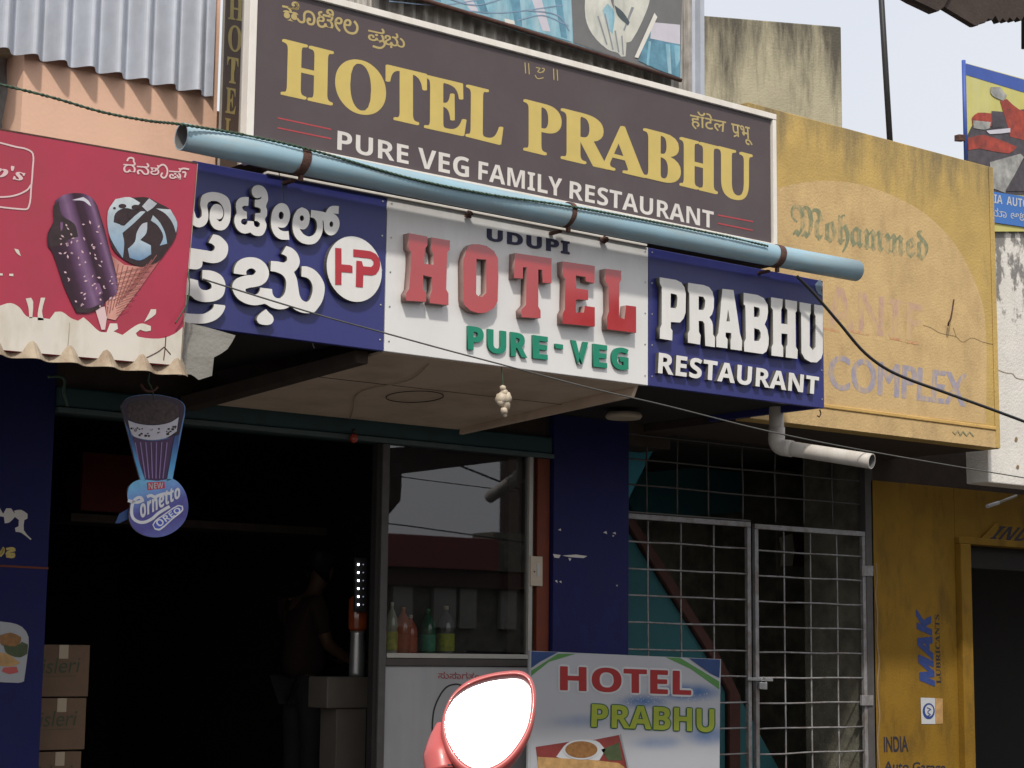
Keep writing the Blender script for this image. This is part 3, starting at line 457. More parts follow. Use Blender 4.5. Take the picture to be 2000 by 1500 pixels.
# raised letters
def letters(name, loops_list, Y, th, m, side, par, sm=0):
    for lps in loops_list: solid(name, lps, Y, th, m, par, side, sm)
K1 = lambda l: zp(l, 360, 340, 9.0909); K2 = lambda l: zp(l, 500, 380, 7.6923); K3 = lambda l: zp(l, 355, 440, 7.143); K4 = lambda l: zp(l, 540, 460, 8.3333)
def ell(cx, cy, rx, ry, n=18): return [(cx + rx * math.cos(2 * math.pi * k / n), cy + ry * math.sin(2 * math.pi * k / n)) for k in range(n)]
YL = -.028
kan = [
 [K1([(60, 760), (120, 860), (190, 925), (270, 945), (360, 910), (415, 830), (428, 740), (420, 640), (407, 560), (428, 500), (500, 475), (600, 490), (670, 560), (705, 660), (700, 760), (660, 835), (620, 842), (570, 795), (620, 803), (672, 770), (692, 700), (680, 620), (640, 555), (570, 530), (505, 560), (462, 640), (448, 740), (450, 800), (480, 900), (540, 970), (640, 1000), (730, 970), (800, 870), (825, 720), (825, 560), (780, 430), (700, 365), (600, 330), (500, 318), (400, 335), (320, 380), (290, 470), (285, 560), (310, 660), (310, 750), (262, 790), (215, 770), (190, 700), (160, 600), (60, 560)])],
 [K1([(1145, 410), (1060, 405), (980, 430), (930, 490), (915, 580), (930, 690), (900, 750), (890, 850), (920, 950), (980, 1020), (1060, 1055), (1120, 1050), (1170, 1035), (1230, 1080), (1310, 1100), (1390, 1080), (1440, 1000), (1460, 900), (1430, 800), (1465, 740), (1470, 640), (1450, 570), (1485, 470), (1480, 360), (1450, 280), (1390, 215), (1320, 195), (1250, 210), (1205, 260), (1200, 330), (1225, 390), (1270, 425), (1340, 420), (1370, 395), (1365, 430), (1330, 450), (1255, 455), (1250, 580), (1330, 600), (1360, 640), (1350, 690), (1260, 695), (1250, 830), (1300, 835), (1345, 880), (1335, 930), (1290, 945), (1245, 915), (1230, 840), (1190, 835), (1125, 830), (1115, 880), (1075, 905), (1020, 880), (1005, 840), (1030, 800), (1080, 790), (1110, 795), (1110, 670), (1050, 640), (1025, 590), (1060, 565), (1135, 565)])],
 [K1([(1720, 515), (1640, 550), (1575, 640), (1545, 760), (1540, 900), (1570, 1020), (1630, 1110), (1720, 1160), (1865, 1165), (1850, 1010), (1780, 1015), (1700, 990), (1655, 930), (1700, 950), (1780, 945), (1840, 880), (1875, 770), (1875, 680), (1840, 580), (1790, 530)]), K1(ell(1720, 735, 45, 68))],
 [K2([(690, 190), (620, 230), (565, 330), (548, 450), (560, 560), (600, 650), (680, 720), (780, 748), (880, 735), (950, 670), (995, 570), (1005, 480), (1000, 400), (1010, 380), (1020, 450), (1030, 540), (1080, 600), (1140, 612), (1200, 580), (1245, 500), (1255, 420), (1235, 350), (1190, 300), (1160, 285), (1240, 290), (1245, 172), (1150, 170), (1090, 200), (1050, 270), (990, 255), (830, 230), (820, 340), (870, 355), (910, 410), (915, 500), (890, 580), (840, 620), (780, 628), (710, 590), (655, 515), (730, 520), (780, 470), (805, 380), (805, 300), (770, 230)]), K2(ell(690, 355, 32, 42)), K2(ell(1133, 445, 28, 42))],
 [K3([(440, 125), (375, 240), (430, 265), (460, 300), (455, 340), (420, 362), (350, 352), (180, 325), (20, 300), (10, 600), (95, 605), (200, 615), (260, 595), (285, 560), (290, 500), (350, 515), (440, 528), (530, 510), (610, 450), (645, 360), (640, 270), (590, 200), (520, 145)])],
 [K3([(290, 625), (285, 760), (370, 790), (415, 830), (415, 880), (350, 905), (280, 895), (240, 850), (225, 770), (130, 745), (0, 735), (-20, 970), (120, 980), (180, 1030), (270, 1065), (370, 1070), (480, 1050), (570, 990), (605, 890), (605, 800), (560, 710), (480, 655), (380, 628)])],
 [K3([(450, 1100), (440, 1150), (380, 1200), (300, 1235), (150, 1235), (-60, 1215), (-60, 1350), (200, 1370), (340, 1365), (470, 1320), (560, 1240), (608, 1140), (600, 1115)])],
 [K3([(725, 670), (735, 590), (780, 510), (860, 460), (960, 445), (1070, 465), (1160, 530), (1210, 620), (1215, 700), (1180, 780), (1110, 835), (1020, 860), (940, 872), (890, 890), (890, 920), (970, 965), (1050, 960), (1085, 920), (1095, 870), (1260, 890), (1270, 960), (1310, 1010), (1370, 1020), (1430, 960), (1455, 860), (1450, 760), (1400, 690), (1310, 650), (1238, 638), (1245, 497), (1340, 505), (1430, 520), (1470, 490), (1465, 440), (1430, 415), (1390, 400), (1460, 288), (1540, 320), (1610, 390), (1645, 480), (1640, 550), (1600, 620), (1565, 650)])
  + K4([(330, 700), (360, 880), (380, 980), (420, 1050), (480, 1082), (530, 1060), (575, 960), (590, 850), (560, 750), (500, 690), (405, 665), (412, 500), (500, 505), (620, 560), (720, 670), (780, 800), (780, 930), (740, 1080), (660, 1200), (620, 1245), (560, 1262), (460, 1262), (360, 1235), (280, 1190), (240, 1145)])
  + K3([(1440, 1165), (1340, 1170), (1240, 1140), (1160, 1095), (1110, 1105), (1000, 1115), (880, 1085), (770, 1010), (710, 900), (710, 820), (760, 750), (850, 710), (930, 695), (1000, 690), (1035, 650), (1020, 620), (970, 600), (920, 620), (900, 650), (905, 690), (860, 690)])],
 [K3([(1175, 1170), (1120, 1210), (1060, 1270), (1045, 1320), (1080, 1370), (1160, 1390), (1240, 1380), (1280, 1330), (1270, 1270), (1220, 1220)])],
]
letters('letter', kan, YL, .027, M['let_white'], M['let_side'], cs, 3)
# round badge with HP
cc = P(692.5, 525.5, YL); rr = (P(692, 461, YL).z - P(700, 589.5, YL).z) / 2
dv = []; ND = 48
for yy in (YL, -.001): dv += [(cc.x + rr * math.cos(2 * math.pi * k / ND), yy, cc.z + rr * math.sin(2 * math.pi * k / ND)) for k in range(ND)]
badge = mesh('round_badge', dv, [tuple(range(ND)), tuple(range(2 * ND - 1, ND - 1, -1))] + [(k, (k + 1) % ND, ND + (k + 1) % ND, ND + k) for k in range(ND)], [M['let_white'], M['let_side']], cs, midx=[0, 0] + [1] * ND)
flat('monogram', [K4([(955, 200), (1058, 208), (1060, 468), (1200, 480), (1238, 500), (1238, 608), (1060, 595), (1058, 802), (955, 800)])], YL - .002, M['logo_red'], badge)
flat('monogram', [K4([(1250, 222), (1430, 240), (1530, 255), (1620, 300), (1680, 380), (1690, 480), (1670, 560), (1620, 630), (1560, 650), (1415, 640), (1408, 845), (1290, 835), (1300, 408), (1390, 418), (1412, 500), (1540, 512), (1575, 480), (1580, 420), (1540, 380), (1480, 370), (1250, 345)])], YL - .002, M['logo_red'], badge)
# HOTEL red
K5 = lambda l: zp(l, 780, 440, 8.3333); K6 = lambda l: zp(l, 1000, 470, 7.6923)
hot = [
 [K5([(150, 125), (460, 185), (455, 330), (415, 385), (405, 625), (560, 645), (555, 470), (520, 400), (525, 195), (825, 250), (820, 400), (780, 440), (770, 700), (762, 1040), (800, 1110), (800, 1300), (495, 1265), (505, 1130), (535, 1050), (530, 845), (390, 810), (385, 1040), (435, 1100), (435, 1245), (110, 1225), (110, 1110), (160, 1030), (185, 700), (190, 430), (150, 380)])],
 [K5([(1180, 308), (1300, 308), (1420, 335), (1540, 420), (1605, 540), (1612, 850), (1600, 1230), (1540, 1350), (1400, 1425), (1290, 1430), (1160, 1390), (1060, 1300), (1045, 1200), (1040, 700), (1045, 560), (1080, 430), (1130, 350)]), K5([(1255, 545), (1415, 560), (1415, 1095), (1350, 1165), (1290, 1160), (1250, 1115)])],
 [K6([(45, 185), (595, 265), (595, 640), (460, 630), (455, 440), (395, 430), (395, 990), (430, 1050), (430, 1165), (145, 1150), (140, 1040), (210, 960), (222, 400), (165, 400), (165, 570), (30, 560)])],
 [K6([(760, 310), (1245, 380), (1240, 640), (1110, 610), (1105, 545), (960, 520), (965, 715), (1145, 740), (1145, 890), (985, 880), (960, 900), (960, 1080), (1080, 1080), (1095, 980), (1245, 1000), (1245, 1290), (760, 1245), (760, 1100), (795, 1030), (800, 570), (765, 520)])],
 [K6([(1400, 420), (1640, 450), (1640, 590), (1610, 640), (1610, 1150), (1690, 1180), (1715, 970), (1865, 990), (1865, 1385), (1430, 1330), (1430, 1150), (1455, 1060), (1450, 690), (1400, 600)])],
]
letters('red_letter', hot, -.045, .044, M['let_red'], M['let_red_side'], cs)
K7 = lambda l: zp(l, 1275, 520, 8.8235); K8 = lambda l: zp(l, 1440, 560, 6.8167)
prb = [
 [K7([(120, 190), (400, 235), (490, 280), (550, 370), (570, 480), (565, 800), (530, 900), (470, 970), (310, 960), (310, 1070), (340, 1110), (335, 1280), (120, 1245), (125, 1070), (155, 1000), (155, 360), (120, 290)]), K7([(310, 465), (410, 490), (425, 540), (415, 690), (390, 725), (305, 715)])],
 [K7([(610, 285), (880, 325), (970, 360), (1030, 440), (1055, 560), (1050, 730), (1020, 830), (975, 880), (1020, 950), (1035, 1010), (1040, 1180), (1070, 1220), (1070, 1395), (905, 1370), (890, 990), (860, 945), (790, 940), (795, 1130), (825, 1190), (815, 1350), (605, 1315), (605, 1160), (635, 1100), (630, 470), (605, 420)]), K7([(790, 515), (870, 525), (905, 590), (895, 710), (870, 755), (790, 750)])],
 [K7([(1200, 390), (1390, 410), (1460, 860), (1500, 1150), (1540, 1285), (1534, 1453), (1340, 1430), (1340, 1270), (1355, 1230), (1350, 1150), (1255, 1140), (1255, 1210), (1290, 1260), (1285, 1415), (1095, 1390), (1095, 1220), (1130, 1150), (1160, 850)]), K7([(1298, 740), (1330, 950), (1270, 950)])],
 [K8([(85, 80), (270, 110), (350, 150), (405, 240), (410, 340), (395, 430), (365, 500), (400, 570), (420, 680), (415, 780), (390, 860), (340, 895), (92, 860), (92, 740), (115, 690), (110, 320), (105, 250), (85, 235)]), K8([(222, 262), (290, 280), (300, 310), (295, 380), (280, 405), (222, 400)]), K8([(225, 550), (290, 570), (312, 610), (310, 680), (285, 722), (225, 722)])],
 [K8([(450, 140), (605, 165), (600, 270), (585, 310), (585, 490), (668, 500), (668, 310), (640, 280), (640, 170), (795, 195), (795, 320), (775, 345), (780, 800), (805, 840), (800, 960), (645, 940), (650, 800), (668, 770), (668, 630), (588, 620), (588, 760), (612, 805), (612, 935), (455, 915), (458, 800), (478, 760), (475, 310), (450, 270)])],
 [K8([(830, 205), (980, 230), (978, 350), (965, 380), (965, 790), (1005, 845), (1042, 800), (1042, 390), (1025, 360), (1025, 235), (1150, 255), (1150, 340), (1140, 380), (1140, 880), (1120, 950), (1060, 1008), (980, 1005), (900, 960), (855, 880), (850, 350), (830, 320)])],
]
letters('white_letter', prb, -.036, .035, M['let_white'], M['let_side'], cs)
text('small_white_letter', SAN('RESTAURANT'), [(1287, 688), (1600, 736), (1598, 771), (1285, 729)], -.026, M['let_white'], cs, .025, .012, M['let_side'], True, space=1.05)
text('navy_letter', SAN('UDUPI'), [(952, 446), (1113, 472), (1113, 497), (952, 469)], -.006, M['let_navy'], cs, .005, .015, M['let_navy'], True, space=1.1)
for ch, q in (('P', (914, 636, 945, 684)), ('U', (953, 642, 989, 691)), ('R', (998, 648, 1030, 697)), ('E', (1041, 654, 1070, 701)), ('V', (1116, 664, 1149, 711)), ('E', (1159, 671, 1186, 717)), ('G', (1195, 676, 1228, 722))):
    x0, y0, x1, y1 = q; w_ = x1 - x0
    text('green_letter', SAN(ch), [(x0, y0), (x1, y0 + .14 * w_), (x1, y1 + .0 * w_ + 2), (x0, y1 - .12 * w_ + 2)], -.014, M['let_green'], cs, .013, .02, M['let_green_s'])
solid('green_letter', [[(1085, 671), (1100, 673), (1100, 682), (1085, 680)]], -.014, .013, M['let_green'], cs, M['let_green_s'])

# ------------------------------------------------------------------ brown signboard
bs = thing('brown_signboard', 'large brown signboard with gold letters and white frame above the blue pipe', 'signboard', (4.19, 0, 3.6))
bx0, bx1 = 4.187, P(1513, 300, 0).x; bz1 = P(1505, 222, 0).z; bz0 = 3.66
box('face', bx0 + .03, bx1 - .03, .005, .04, bz0, bz1 - .03, M['brown'], bs, 0)
box('frame_top', bx0, bx1 + .006, -.012, .045, bz1 - .032, bz1, M['frame_white'], bs, .002)
zb1 = P(1200, 413, 0).z
box('frame_bottom', bx0 + .04, bx1 - .024, -.010, .045, zb1 - .04, zb1, M['frame_white'], bs, .002)
box('frame_left', bx0, bx0 + .038, -.010, .045, bz0, bz1 - .034, M['frame_white'], bs, .002)
box('frame_right', bx1 - .022, bx1 + .006, -.010, .12, bz0, bz1 - .034, M['frame_white'], bs, .002)
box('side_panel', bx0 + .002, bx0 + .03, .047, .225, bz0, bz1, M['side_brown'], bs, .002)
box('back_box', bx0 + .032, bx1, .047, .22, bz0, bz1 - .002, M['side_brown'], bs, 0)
for y0_ in (.043, .222): box('side_trim', bx0 - .004, bx0 + .006, y0_, y0_ + .012, bz0, bz1, M['alu'], bs, 0)
YS = .0044
text('gold_letter', SER('H'), [(554, 77), (649, 101), (647, 205), (551, 184)], YS, M['gold'], bs, fat=(3.0, 1.1))
text('gold_letter', SER('O'), [(658, 106), (751, 131), (751, 233), (657, 211)], YS, M['gold'], bs, fat=(3.0, 1.1))
text('gold_letter', SER('T'), [(756, 127), (831, 145), (831, 247), (756, 230)], YS, M['gold'], bs, fat=(3.0, 1.1))
text('gold_letter', SER('E'), [(832, 147), (907, 165), (909, 266), (831, 249)], YS, M['gold'], bs, fat=(3.0, 1.1))
text('gold_letter', SER('L'), [(913, 166), (981, 183), (980, 283), (912, 266)], YS, M['gold'], bs, fat=(3.0, 1.1))
for ch, a, b_ in (('P', 1023, 1096), ('R', 1096, 1190), ('A', 1170, 1262), ('B', 1257, 1329), ('H', 1328, 1401), ('U', 1401, 1469)):
    tp = lambda x: 195 + (x - 1025) * .2425 + (6 if ch == 'A' else 0); bt = lambda x: 293 + (x - 1023) * .2255
    ov = 3 if ch == 'U' else 0
    text('gold_letter', SER(ch), [(a + 2, tp(a)), (b_ - 2, tp(b_)), (b_ - 2, bt(b_) + ov), (a + 2, bt(a) + ov)], YS - (.0008 if ch in 'AB' else 0), M['gold'], bs, fat=(3.0, 1.1))
for wd_, a, b_ in (('PURE', 659.5, 798), ('VEG', 817, 916), ('FAMILY', 935, 1098), ('RESTAURANT', 1113, 1394)):
    ov = 1.5 if wd_ in ('VEG',) else 0
    text('white_lettering', SAN(wd_), [(a, 255 + (a - 660) * .2155 - ov), (b_, 255 + (b_ - 660) * .2155 - ov), (b_, 292 + (b_ - 659) * .2105 + ov), (a - 1, 292 + (a - 659) * .2105 + ov)], YS, M['offwhite'], bs)
text('gold_lettering', 'ಹೊಟೇಲ', [(552, -2), (701, 30), (699, 70), (551, 37)], YS, M['gold_small'], bs, fat=.6)
K9 = lambda l: zp(l, 480, 0, 3.2258)
text('gold_lettering', 'ಪ', [(720, 50), (751, 57), (750, 84), (719, 78)], YS, M['gold_small'], bs, fat=.6)
text('gold_lettering', 'ಭು', [(752, 60), (791, 69), (790, 98), (751, 91)], YS, M['gold_small'], bs, fat=.6)
strokes('gold_lettering', [K9([(840, 262), (868, 260), (874, 284), (848, 302), (800, 290)])], 4.2, YS, M['gold_small'], bs)
K10 = lambda l: zp(l, 1000, 0, 3.0)
strokes('tiny_mark', [K10(l) for l in [[(76, 366), (80, 430)], [(97, 370), (101, 436)], [(243, 402), (246, 468)], [(264, 408), (268, 472)]]], 1.8, YS, M['gold_small'], bs)
strokes('tiny_mark', [K10(l) for l in [[(140, 395), (165, 400), (150, 420), (170, 425), (190, 410)], [(135, 440), (150, 460), (185, 455)], [(175, 400), (190, 405), (180, 425)]]], 1.8, YS, M['gold_small'], bs)
text('hindi_lettering', 'हॉटेल', [(1347, 214), (1419, 229), (1416, 263), (1350, 251)], YS, M['gold_small'], bs, off=.01)
text('hindi_lettering', 'पभू', [(1428, 240), (1468, 249), (1470, 286), (1430, 274)], YS, M['gold_small'], bs, off=.01)
strokes('hindi_lettering', [K10([(1320, 790), (1300, 800)])], 3, YS, M['gold_small'], bs)
strokes('red_line', [[(542, 230), (647, 252.7)], [(542, 249.5), (647, 271)], [(1402, 420), (1471, 433)], [(1402, 436), (1470, 450)]], 2.6, YS, M['red_line'], bs)
for ch, q in (('H', [(447, -6), (476, -1), (475, 42), (446, 37)]), ('O', [(446, 47), (473, 52), (472, 104), (445, 99)]), ('T', [(444, 110), (466, 114), (465, 165), (443, 161)]), ('E', [(442, 170), (462, 174), (460, 224), (440, 220)]), ('L', [(440, 230), (459, 234), (456, 284), (438, 280)])):
    text('side_letter', SER(ch), q, 0, M['side_gold'], bs, off=.01, proj=lambda x, y: PX(x, y, bx0 + .0008))

# ------------------------------------------------------------------ upper cladding, banner
cg = thing('corrugated_cladding', 'pale corrugated metal cladding at upper left above the peach wall', 'cladding', (3.5, .3, 4.2))
xk = P(425, 150, .32).x; zk = lambda x: P(425, 186, .32).z - (xk - x) * .0
c1 = corrug('sheet', 1.9, xk, 6.0, P(425, 187, .345).z, .352, .352, .134, .040, M['zinc'], cg, sharp=1.0, n=20)
ug = thing('grey_tarpaulin', 'grey crumpled tarpaulin left of the peach wall', 'tarpaulin', (3.3, .5, 3.6))
tv = []; tf = []
ta, tb = P(-60, 200, .6).x, P(52, 200, .6).x
for i in range(13):
    for j in range(13):
        x = ta + (tb - ta) * i / 12; z = 3.5 + .75 * j / 12; tv.append((x, .6 + .03 * math.sin(i * 1.1 + j * .4) + .015 * math.sin(j * 1.7 - i), z))
for i in range(12):
    for j in range(12): a = i * 13 + j; tf.append((a, a + 1, a + 14, a + 13))
mesh('sheet', tv, tf, M['cloth'], ug, smooth=True)
box('upper_strip', ta, tb + .02, .52, .58, P(20, 128, .6).z + .02, 4.9, M['pale_wall'], ug, 0)
cu = thing('upper_cladding', 'dark old corrugated cladding between banner and brown signboard', 'cladding', (6.5, .5, 4.5))
xs_ = P(1334, 100, .5).x
corrug('sheet', 4.3, xs_, 6.5, 4.2, .41, .41, .075, .015, M['zinc_dark'], cu, sharp=1.4)
cl = thing('corner_flashing', 'pale ribbed flashing strip beside the right edge of the banner', 'cladding', (7.1, .45, 4.6))
xe_ = P(1376, 100, .45).x
corrug('sheet', xs_ + .005, xe_, 6.5, 4.4, .45, .45, .10, .022, M['zinc'], cl, sharp=2.4, phase=1.2)
bn = thing('jeans_banner', 'faded blue clothing banner with jeans and hands above the brown signboard', 'banner', (6, .3, 4.8))
YB = .34
quadbox('sheet', [(730, -30), (1329, 158), (1334, -160), (730, -330)], YB, .02, M['b_blue'], bn, 0)
Kb = lambda l: zp(l, 1000, 0, 3.0)
flat('grey_ground', [Kb([(345, -80), (1000, -80), (985, 462), (640, 345), (360, 250)])], YB - .002, M['b_grey'], bn)
flat('jeans_print', [[(735, -28), (735, -120), (1030, -120), (1115, -40), (1117, 82), (1000, 47), (870, 8)]], YB - .0025, M['b_blue'], bn)
flat('arm_print', [Kb([(430, -60), (560, -60), (600, 60), (650, 110), (670, 230), (665, 330), (640, 332), (620, 310), (560, 290), (470, 200), (430, 100)])], YB - .003, M['b_skin'], bn, 3)
flat('hand_print', [Kb([(600, -60), (820, -60), (790, 60), (700, 240), (660, 250), (650, 120), (600, 60)])], YB - .0035, M['b_skin'], bn, 3)
flat('fold_print', [Kb([(560, 20), (600, 70), (590, 200), (560, 160), (530, 60)])], YB - .004, M['b_blue'], bn, 3)
flat('fold_print', [Kb([(600, 30), (650, 70), (690, 130), (680, 150), (620, 90)])], YB - .0045, M['b_dark'], bn, 3)
flat('shorts_print', [Kb([(820, 140), (985, 150), (985, 455), (860, 410), (740, 355)])], YB - .005, M['b_denim'], bn)
flat('waistband_print', [Kb([(820, 130), (985, 145), (985, 260), (905, 245), (810, 225)])], YB - .0055, M['b_lav'], bn)
flat('strap_print', [Kb([(835, 75), (852, 100), (740, 340), (718, 335)])], YB - .006, M['b_white'], bn)
flat('label_print', [[(985, 36), (1004, 40), (1006, 48), (986, 44)]], YB - .0035, M['b_white'], bn)
strokes('fold_line', [[(745, -6), (820, -20), (900, 5)], [(760, 2), (860, 10), (960, -5)], [(900, 20), (980, 25), (1100, 10)], [(1010, 40), (1060, 30), (1110, 50)], [(1030, 20), (1090, 30), (1112, 60)], [(870, -5), (930, 10), (1000, -10)]], 2.2, YB - .0032, M['cream2'], bn)
flat('finger_line', [Kb([(500, 95), (508, 92), (560, 260), (552, 262)]), Kb([(540, 80), (548, 78), (596, 290), (588, 292)]), Kb([(600, 180), (608, 178), (630, 305), (622, 308)]), Kb([(640, 210), (648, 208), (655, 320), (648, 322)]), Kb([(700, 40), (716, 44), (660, 180), (652, 176)])], YB - .0042, M['p_grey'], bn)
flat('jean_fold', [[(735, -28), (770, -60), (850, -30), (862, 4)], [(905, -60), (925, -60), (955, 28), (940, 26)], [(985, -60), (1010, -60), (1020, 52), (1006, 47)], [(1075, -50), (1090, -46), (1108, 76), (1096, 72)]], YB - .0029, M['b_denim'], bn)
flat('jean_highlight', [[(870, -60), (895, -60), (935, 24), (918, 20)], [(1025, -40), (1048, -38), (1075, 62), (1060, 60)]], YB - .0030, M['b_lav'], bn)
flat('short_fold', [Kb([(800, 240), (815, 244), (800, 385), (788, 380)]), Kb([(900, 255), (925, 262), (935, 435), (915, 428)]), Kb([(950, 265), (985, 268), (985, 350), (960, 400)])], YB - .0058, M['b_blue'], bn)
tube('bottom_rod', [P(735, -28, YB - .02), P(1000, 52, YB - .02), P(1330, 157, YB - .02)], .012, M['rust'], bn, 8)

# ------------------------------------------------------------------ blue pipe with clamps and ropes
YP = -.13
pp = thing('blue_pipe', 'long sky blue plastic drain pipe strapped across between the two signboards', 'pipe', P(1000, 400, YP))
pl_, pr_ = P(354, 261, YP), P(1672, 533, YP); pr_.z = pl_.z = (pl_.z + pr_.z) / 2; pl_.y = pr_.y = YP; RP = .060
def hollow(name, a, b_, ro, ri, m, mi, parent, n=40, skew=0., sag=0.0, seg=10):
    ax = (b_ - a).normalized(); u = ax.cross(Vector((0, 0, 1))).normalized(); v = u.cross(ax); vs_, fs, mi_ = [], [], []
    for s in range(seg + 1):
        t = s / seg; c = a.lerp(b_, t) + Vector((0, 0, -sag * 4 * t * (1 - t)))
        for rad in (ro, ri):
            for k in range(n):
                an = 2 * math.pi * k / n; q = c + (u * math.cos(an) + v * math.sin(an)) * rad
                if s == 0: q = q - ax * skew * max(0, -math.sin(an + .5))
                vs_.append(q)
    for s in range(seg):
        for k in range(n):
            k2 = (k + 1) % n; A = s * 2 * n; B = A + 2 * n
            fs.append((A + k, A + k2, B + k2, B + k)); mi_.append(0)
            fs.append((A + n + k, B + n + k, B + n + k2, A + n + k2)); mi_.append(1)
    for k in range(n):
        k2 = (k + 1) % n; fs.append((k, n + k, n + k2, k2)); mi_.append(0)
        A = seg * 2 * n; fs.append((A + k, A + k2, A + n + k2, A + n + k)); mi_.append(0)
    o = mesh(name, vs_, fs, [m, mi], parent, smooth=False, midx=mi_)
    for p_ in o.data.polygons[:-2 * n]: p_.use_smooth = True
    return o
hollow('pipe_body', pl_, pr_, RP, RP - .006, M['pipe'], M['pipe_in'], pp, skew=0., sag=.012)
for cx_ in (586, 1108, 1513):
    c = P(cx_, 300, YP); c = Vector((c.x, YP, pl_.z - .008)); r_ = RP + .005; n = 30; vs_ = []; fs = []
    tl = .022 if cx_ != 1108 else .014; tilt = .0
    for s, (dx, ro) in enumerate(((-tl, r_), (tl, r_), (tl, RP - .002), (-tl, RP - .002))):
        for k in range(n):
            an = 2 * math.pi * k / n; vs_.append((c.x + dx + .012 * math.sin(an), c.y + ro * math.cos(an), c.z + ro * math.sin(an)))
    for s in range(4):
        for k in range(n): fs.append((s * n + k, s * n + (k + 1) % n, ((s + 1) % 4) * n + (k + 1) % n, ((s + 1) % 4) * n + k))
    mesh('clamp', vs_, fs, M['rust'], pp)
    box('clamp_tail', c.x - .012, c.x + .012, YP + .05, .0 - .002, c.z - RP - .022, c.z - RP - .008, M['rust'], pp, .002)
    box('clamp_bolt', c.x - .008, c.x + .010, YP - .02, YP, c.z - RP - .03, c.z - RP - .004, M['rust'], pp, .002)
# twisted green rope
def rope(name, pts, r, m, label, par=None):
    q = crom(pts, 14, False, math.radians(120)); base = thing(name, label, 'rope', q[0]) if par is None else par
    for ph in (0, math.pi):
        st = []
        acc = 0; prev = q[0]
        qq = []
        for i in range(len(q) - 1):
            L_ = (q[i + 1] - q[i]).length; n_ = max(1, int(L_ / .012))
            for k in range(n_): qq.append(q[i].lerp(q[i + 1], k / n_))
        for v in qq:
            acc += (v - prev).length; prev = v; a = acc * 120 + ph
            st.append(v + Vector((0, math.cos(a), math.sin(a))) * r * .6)
        tube('strand', st, r * .7, m, base, 5)
    return base
R_ = RP + .006
rope('green_rope', [P(-20, 160, -.35), P(100, 190, -.33), P(200, 219, -.30), P(290, 236, -.27), P(345, 242, -.22), P(470, 262, YP - .05), P(600, 291, YP - .06), P(800, 348, YP - .064), P(950, 379, YP - .068), P(1106, 402, YP - .066), P(1300, 438, YP - .06), P(1420, 462, YP - .065), P(1506, 482, YP - .068)], .006, M['rope'], 'thin green twisted rope running from upper left along the blue pipe')
cable('black_cable', [P(1557, 540, YP), P(1590, 574, -.12), P(1640, 632, -.13), P(1690, 690, -.15), P(1745, 728, -.17), P(1850, 768, -.2), P(1930, 797, -.22), P(2040, 838, -.25)], .009, M['black_cable'], 'thick black cable sagging from the right end of the blue pipe', 'cable', 8)
cable('service_wire', [P(396, 545, -.2), P(450, 562, -.22), P(540, 590, -.24), P(640, 620, -.26), P(750, 650, -.28), P(870, 683, -.28), P(980, 712, -.28), P(1150, 757, -.28), P(1300, 792, -.26), P(1500, 842, -.24), P(1700, 882, -.2), P(2040, 940, -.2)], .0036, M['grey_wire'], 'thin grey wire crossing in front of all the raised letters', 'wire')
cable('hanging_thread', [P(547, 325, -.06), P(545, 338, -.08), P(550, 352, -.05), P(553, 372, -.04), P(555, 395, -.035)], .0022, M['rope'], 'loose thread dangling from the pipe over the blue panel', 'thread', 5)
cable('green_thread', [P(368, 530, -.35), P(370, 560, -.36), P(366, 590, -.35), P(355, 612, -.36), P(342, 632, -.36)], .003, M['rope'], 'green thread hanging at the right edge of the crimson board', 'thread', 5)
for px_, py_ in ((916, 418), (1180, 468)):
    b0 = bmesh.new(); bmesh.ops.create_icosphere(b0, subdivisions=2, radius=.022)
    for v in b0.verts: v.co *= random.uniform(.5, 1.25)
    me = bpy.data.meshes.new('mortar_lump'); b0.to_mesh(me); b0.free(); me.materials.append(M['rust'])
    o = link('mortar_lump', me, None, P(px_, py_, -.02)); tag(o, 'crumbling brown lump under the pipe at the ' + ('left' if px_ < 1000 else 'right') + ' of the word UDUPI', 'debris', 'lumps of debris on top of the white panel')

# charm hanging under the canopy
ch = thing('hanging_charm', 'pale knotted cloth charm dangling by a string from the white panel', 'charm', P(983, 790, .02))
cable('string', [P(979, 716, .02), P(981, 735, .02), P(983, 755, .02)], .003, M['rope'], None, None, parent=ch)
for i, (px_, py_, r_) in enumerate(((982, 758, .016), (984, 768, .024), (980, 779, .034), (990, 777, .028), (978, 786, .022), (987, 790, .030), (984, 802, .020), (986, 810, .013))):
    b0 = bmesh.new(); bmesh.ops.create_icosphere(b0, subdivisions=2, radius=r_)
    for v in b0.verts: v.co *= random.uniform(.82, 1.15)
    me = bpy.data.meshes.new('knot'); b0.to_mesh(me); b0.free(); me.materials.append(M['switch'])
    for p_ in me.polygons: p_.use_smooth = True
    q = P(px_, py_, .02 + .006 * (i % 3)); o = link('knot', me, ch); o.location = q - ch.location

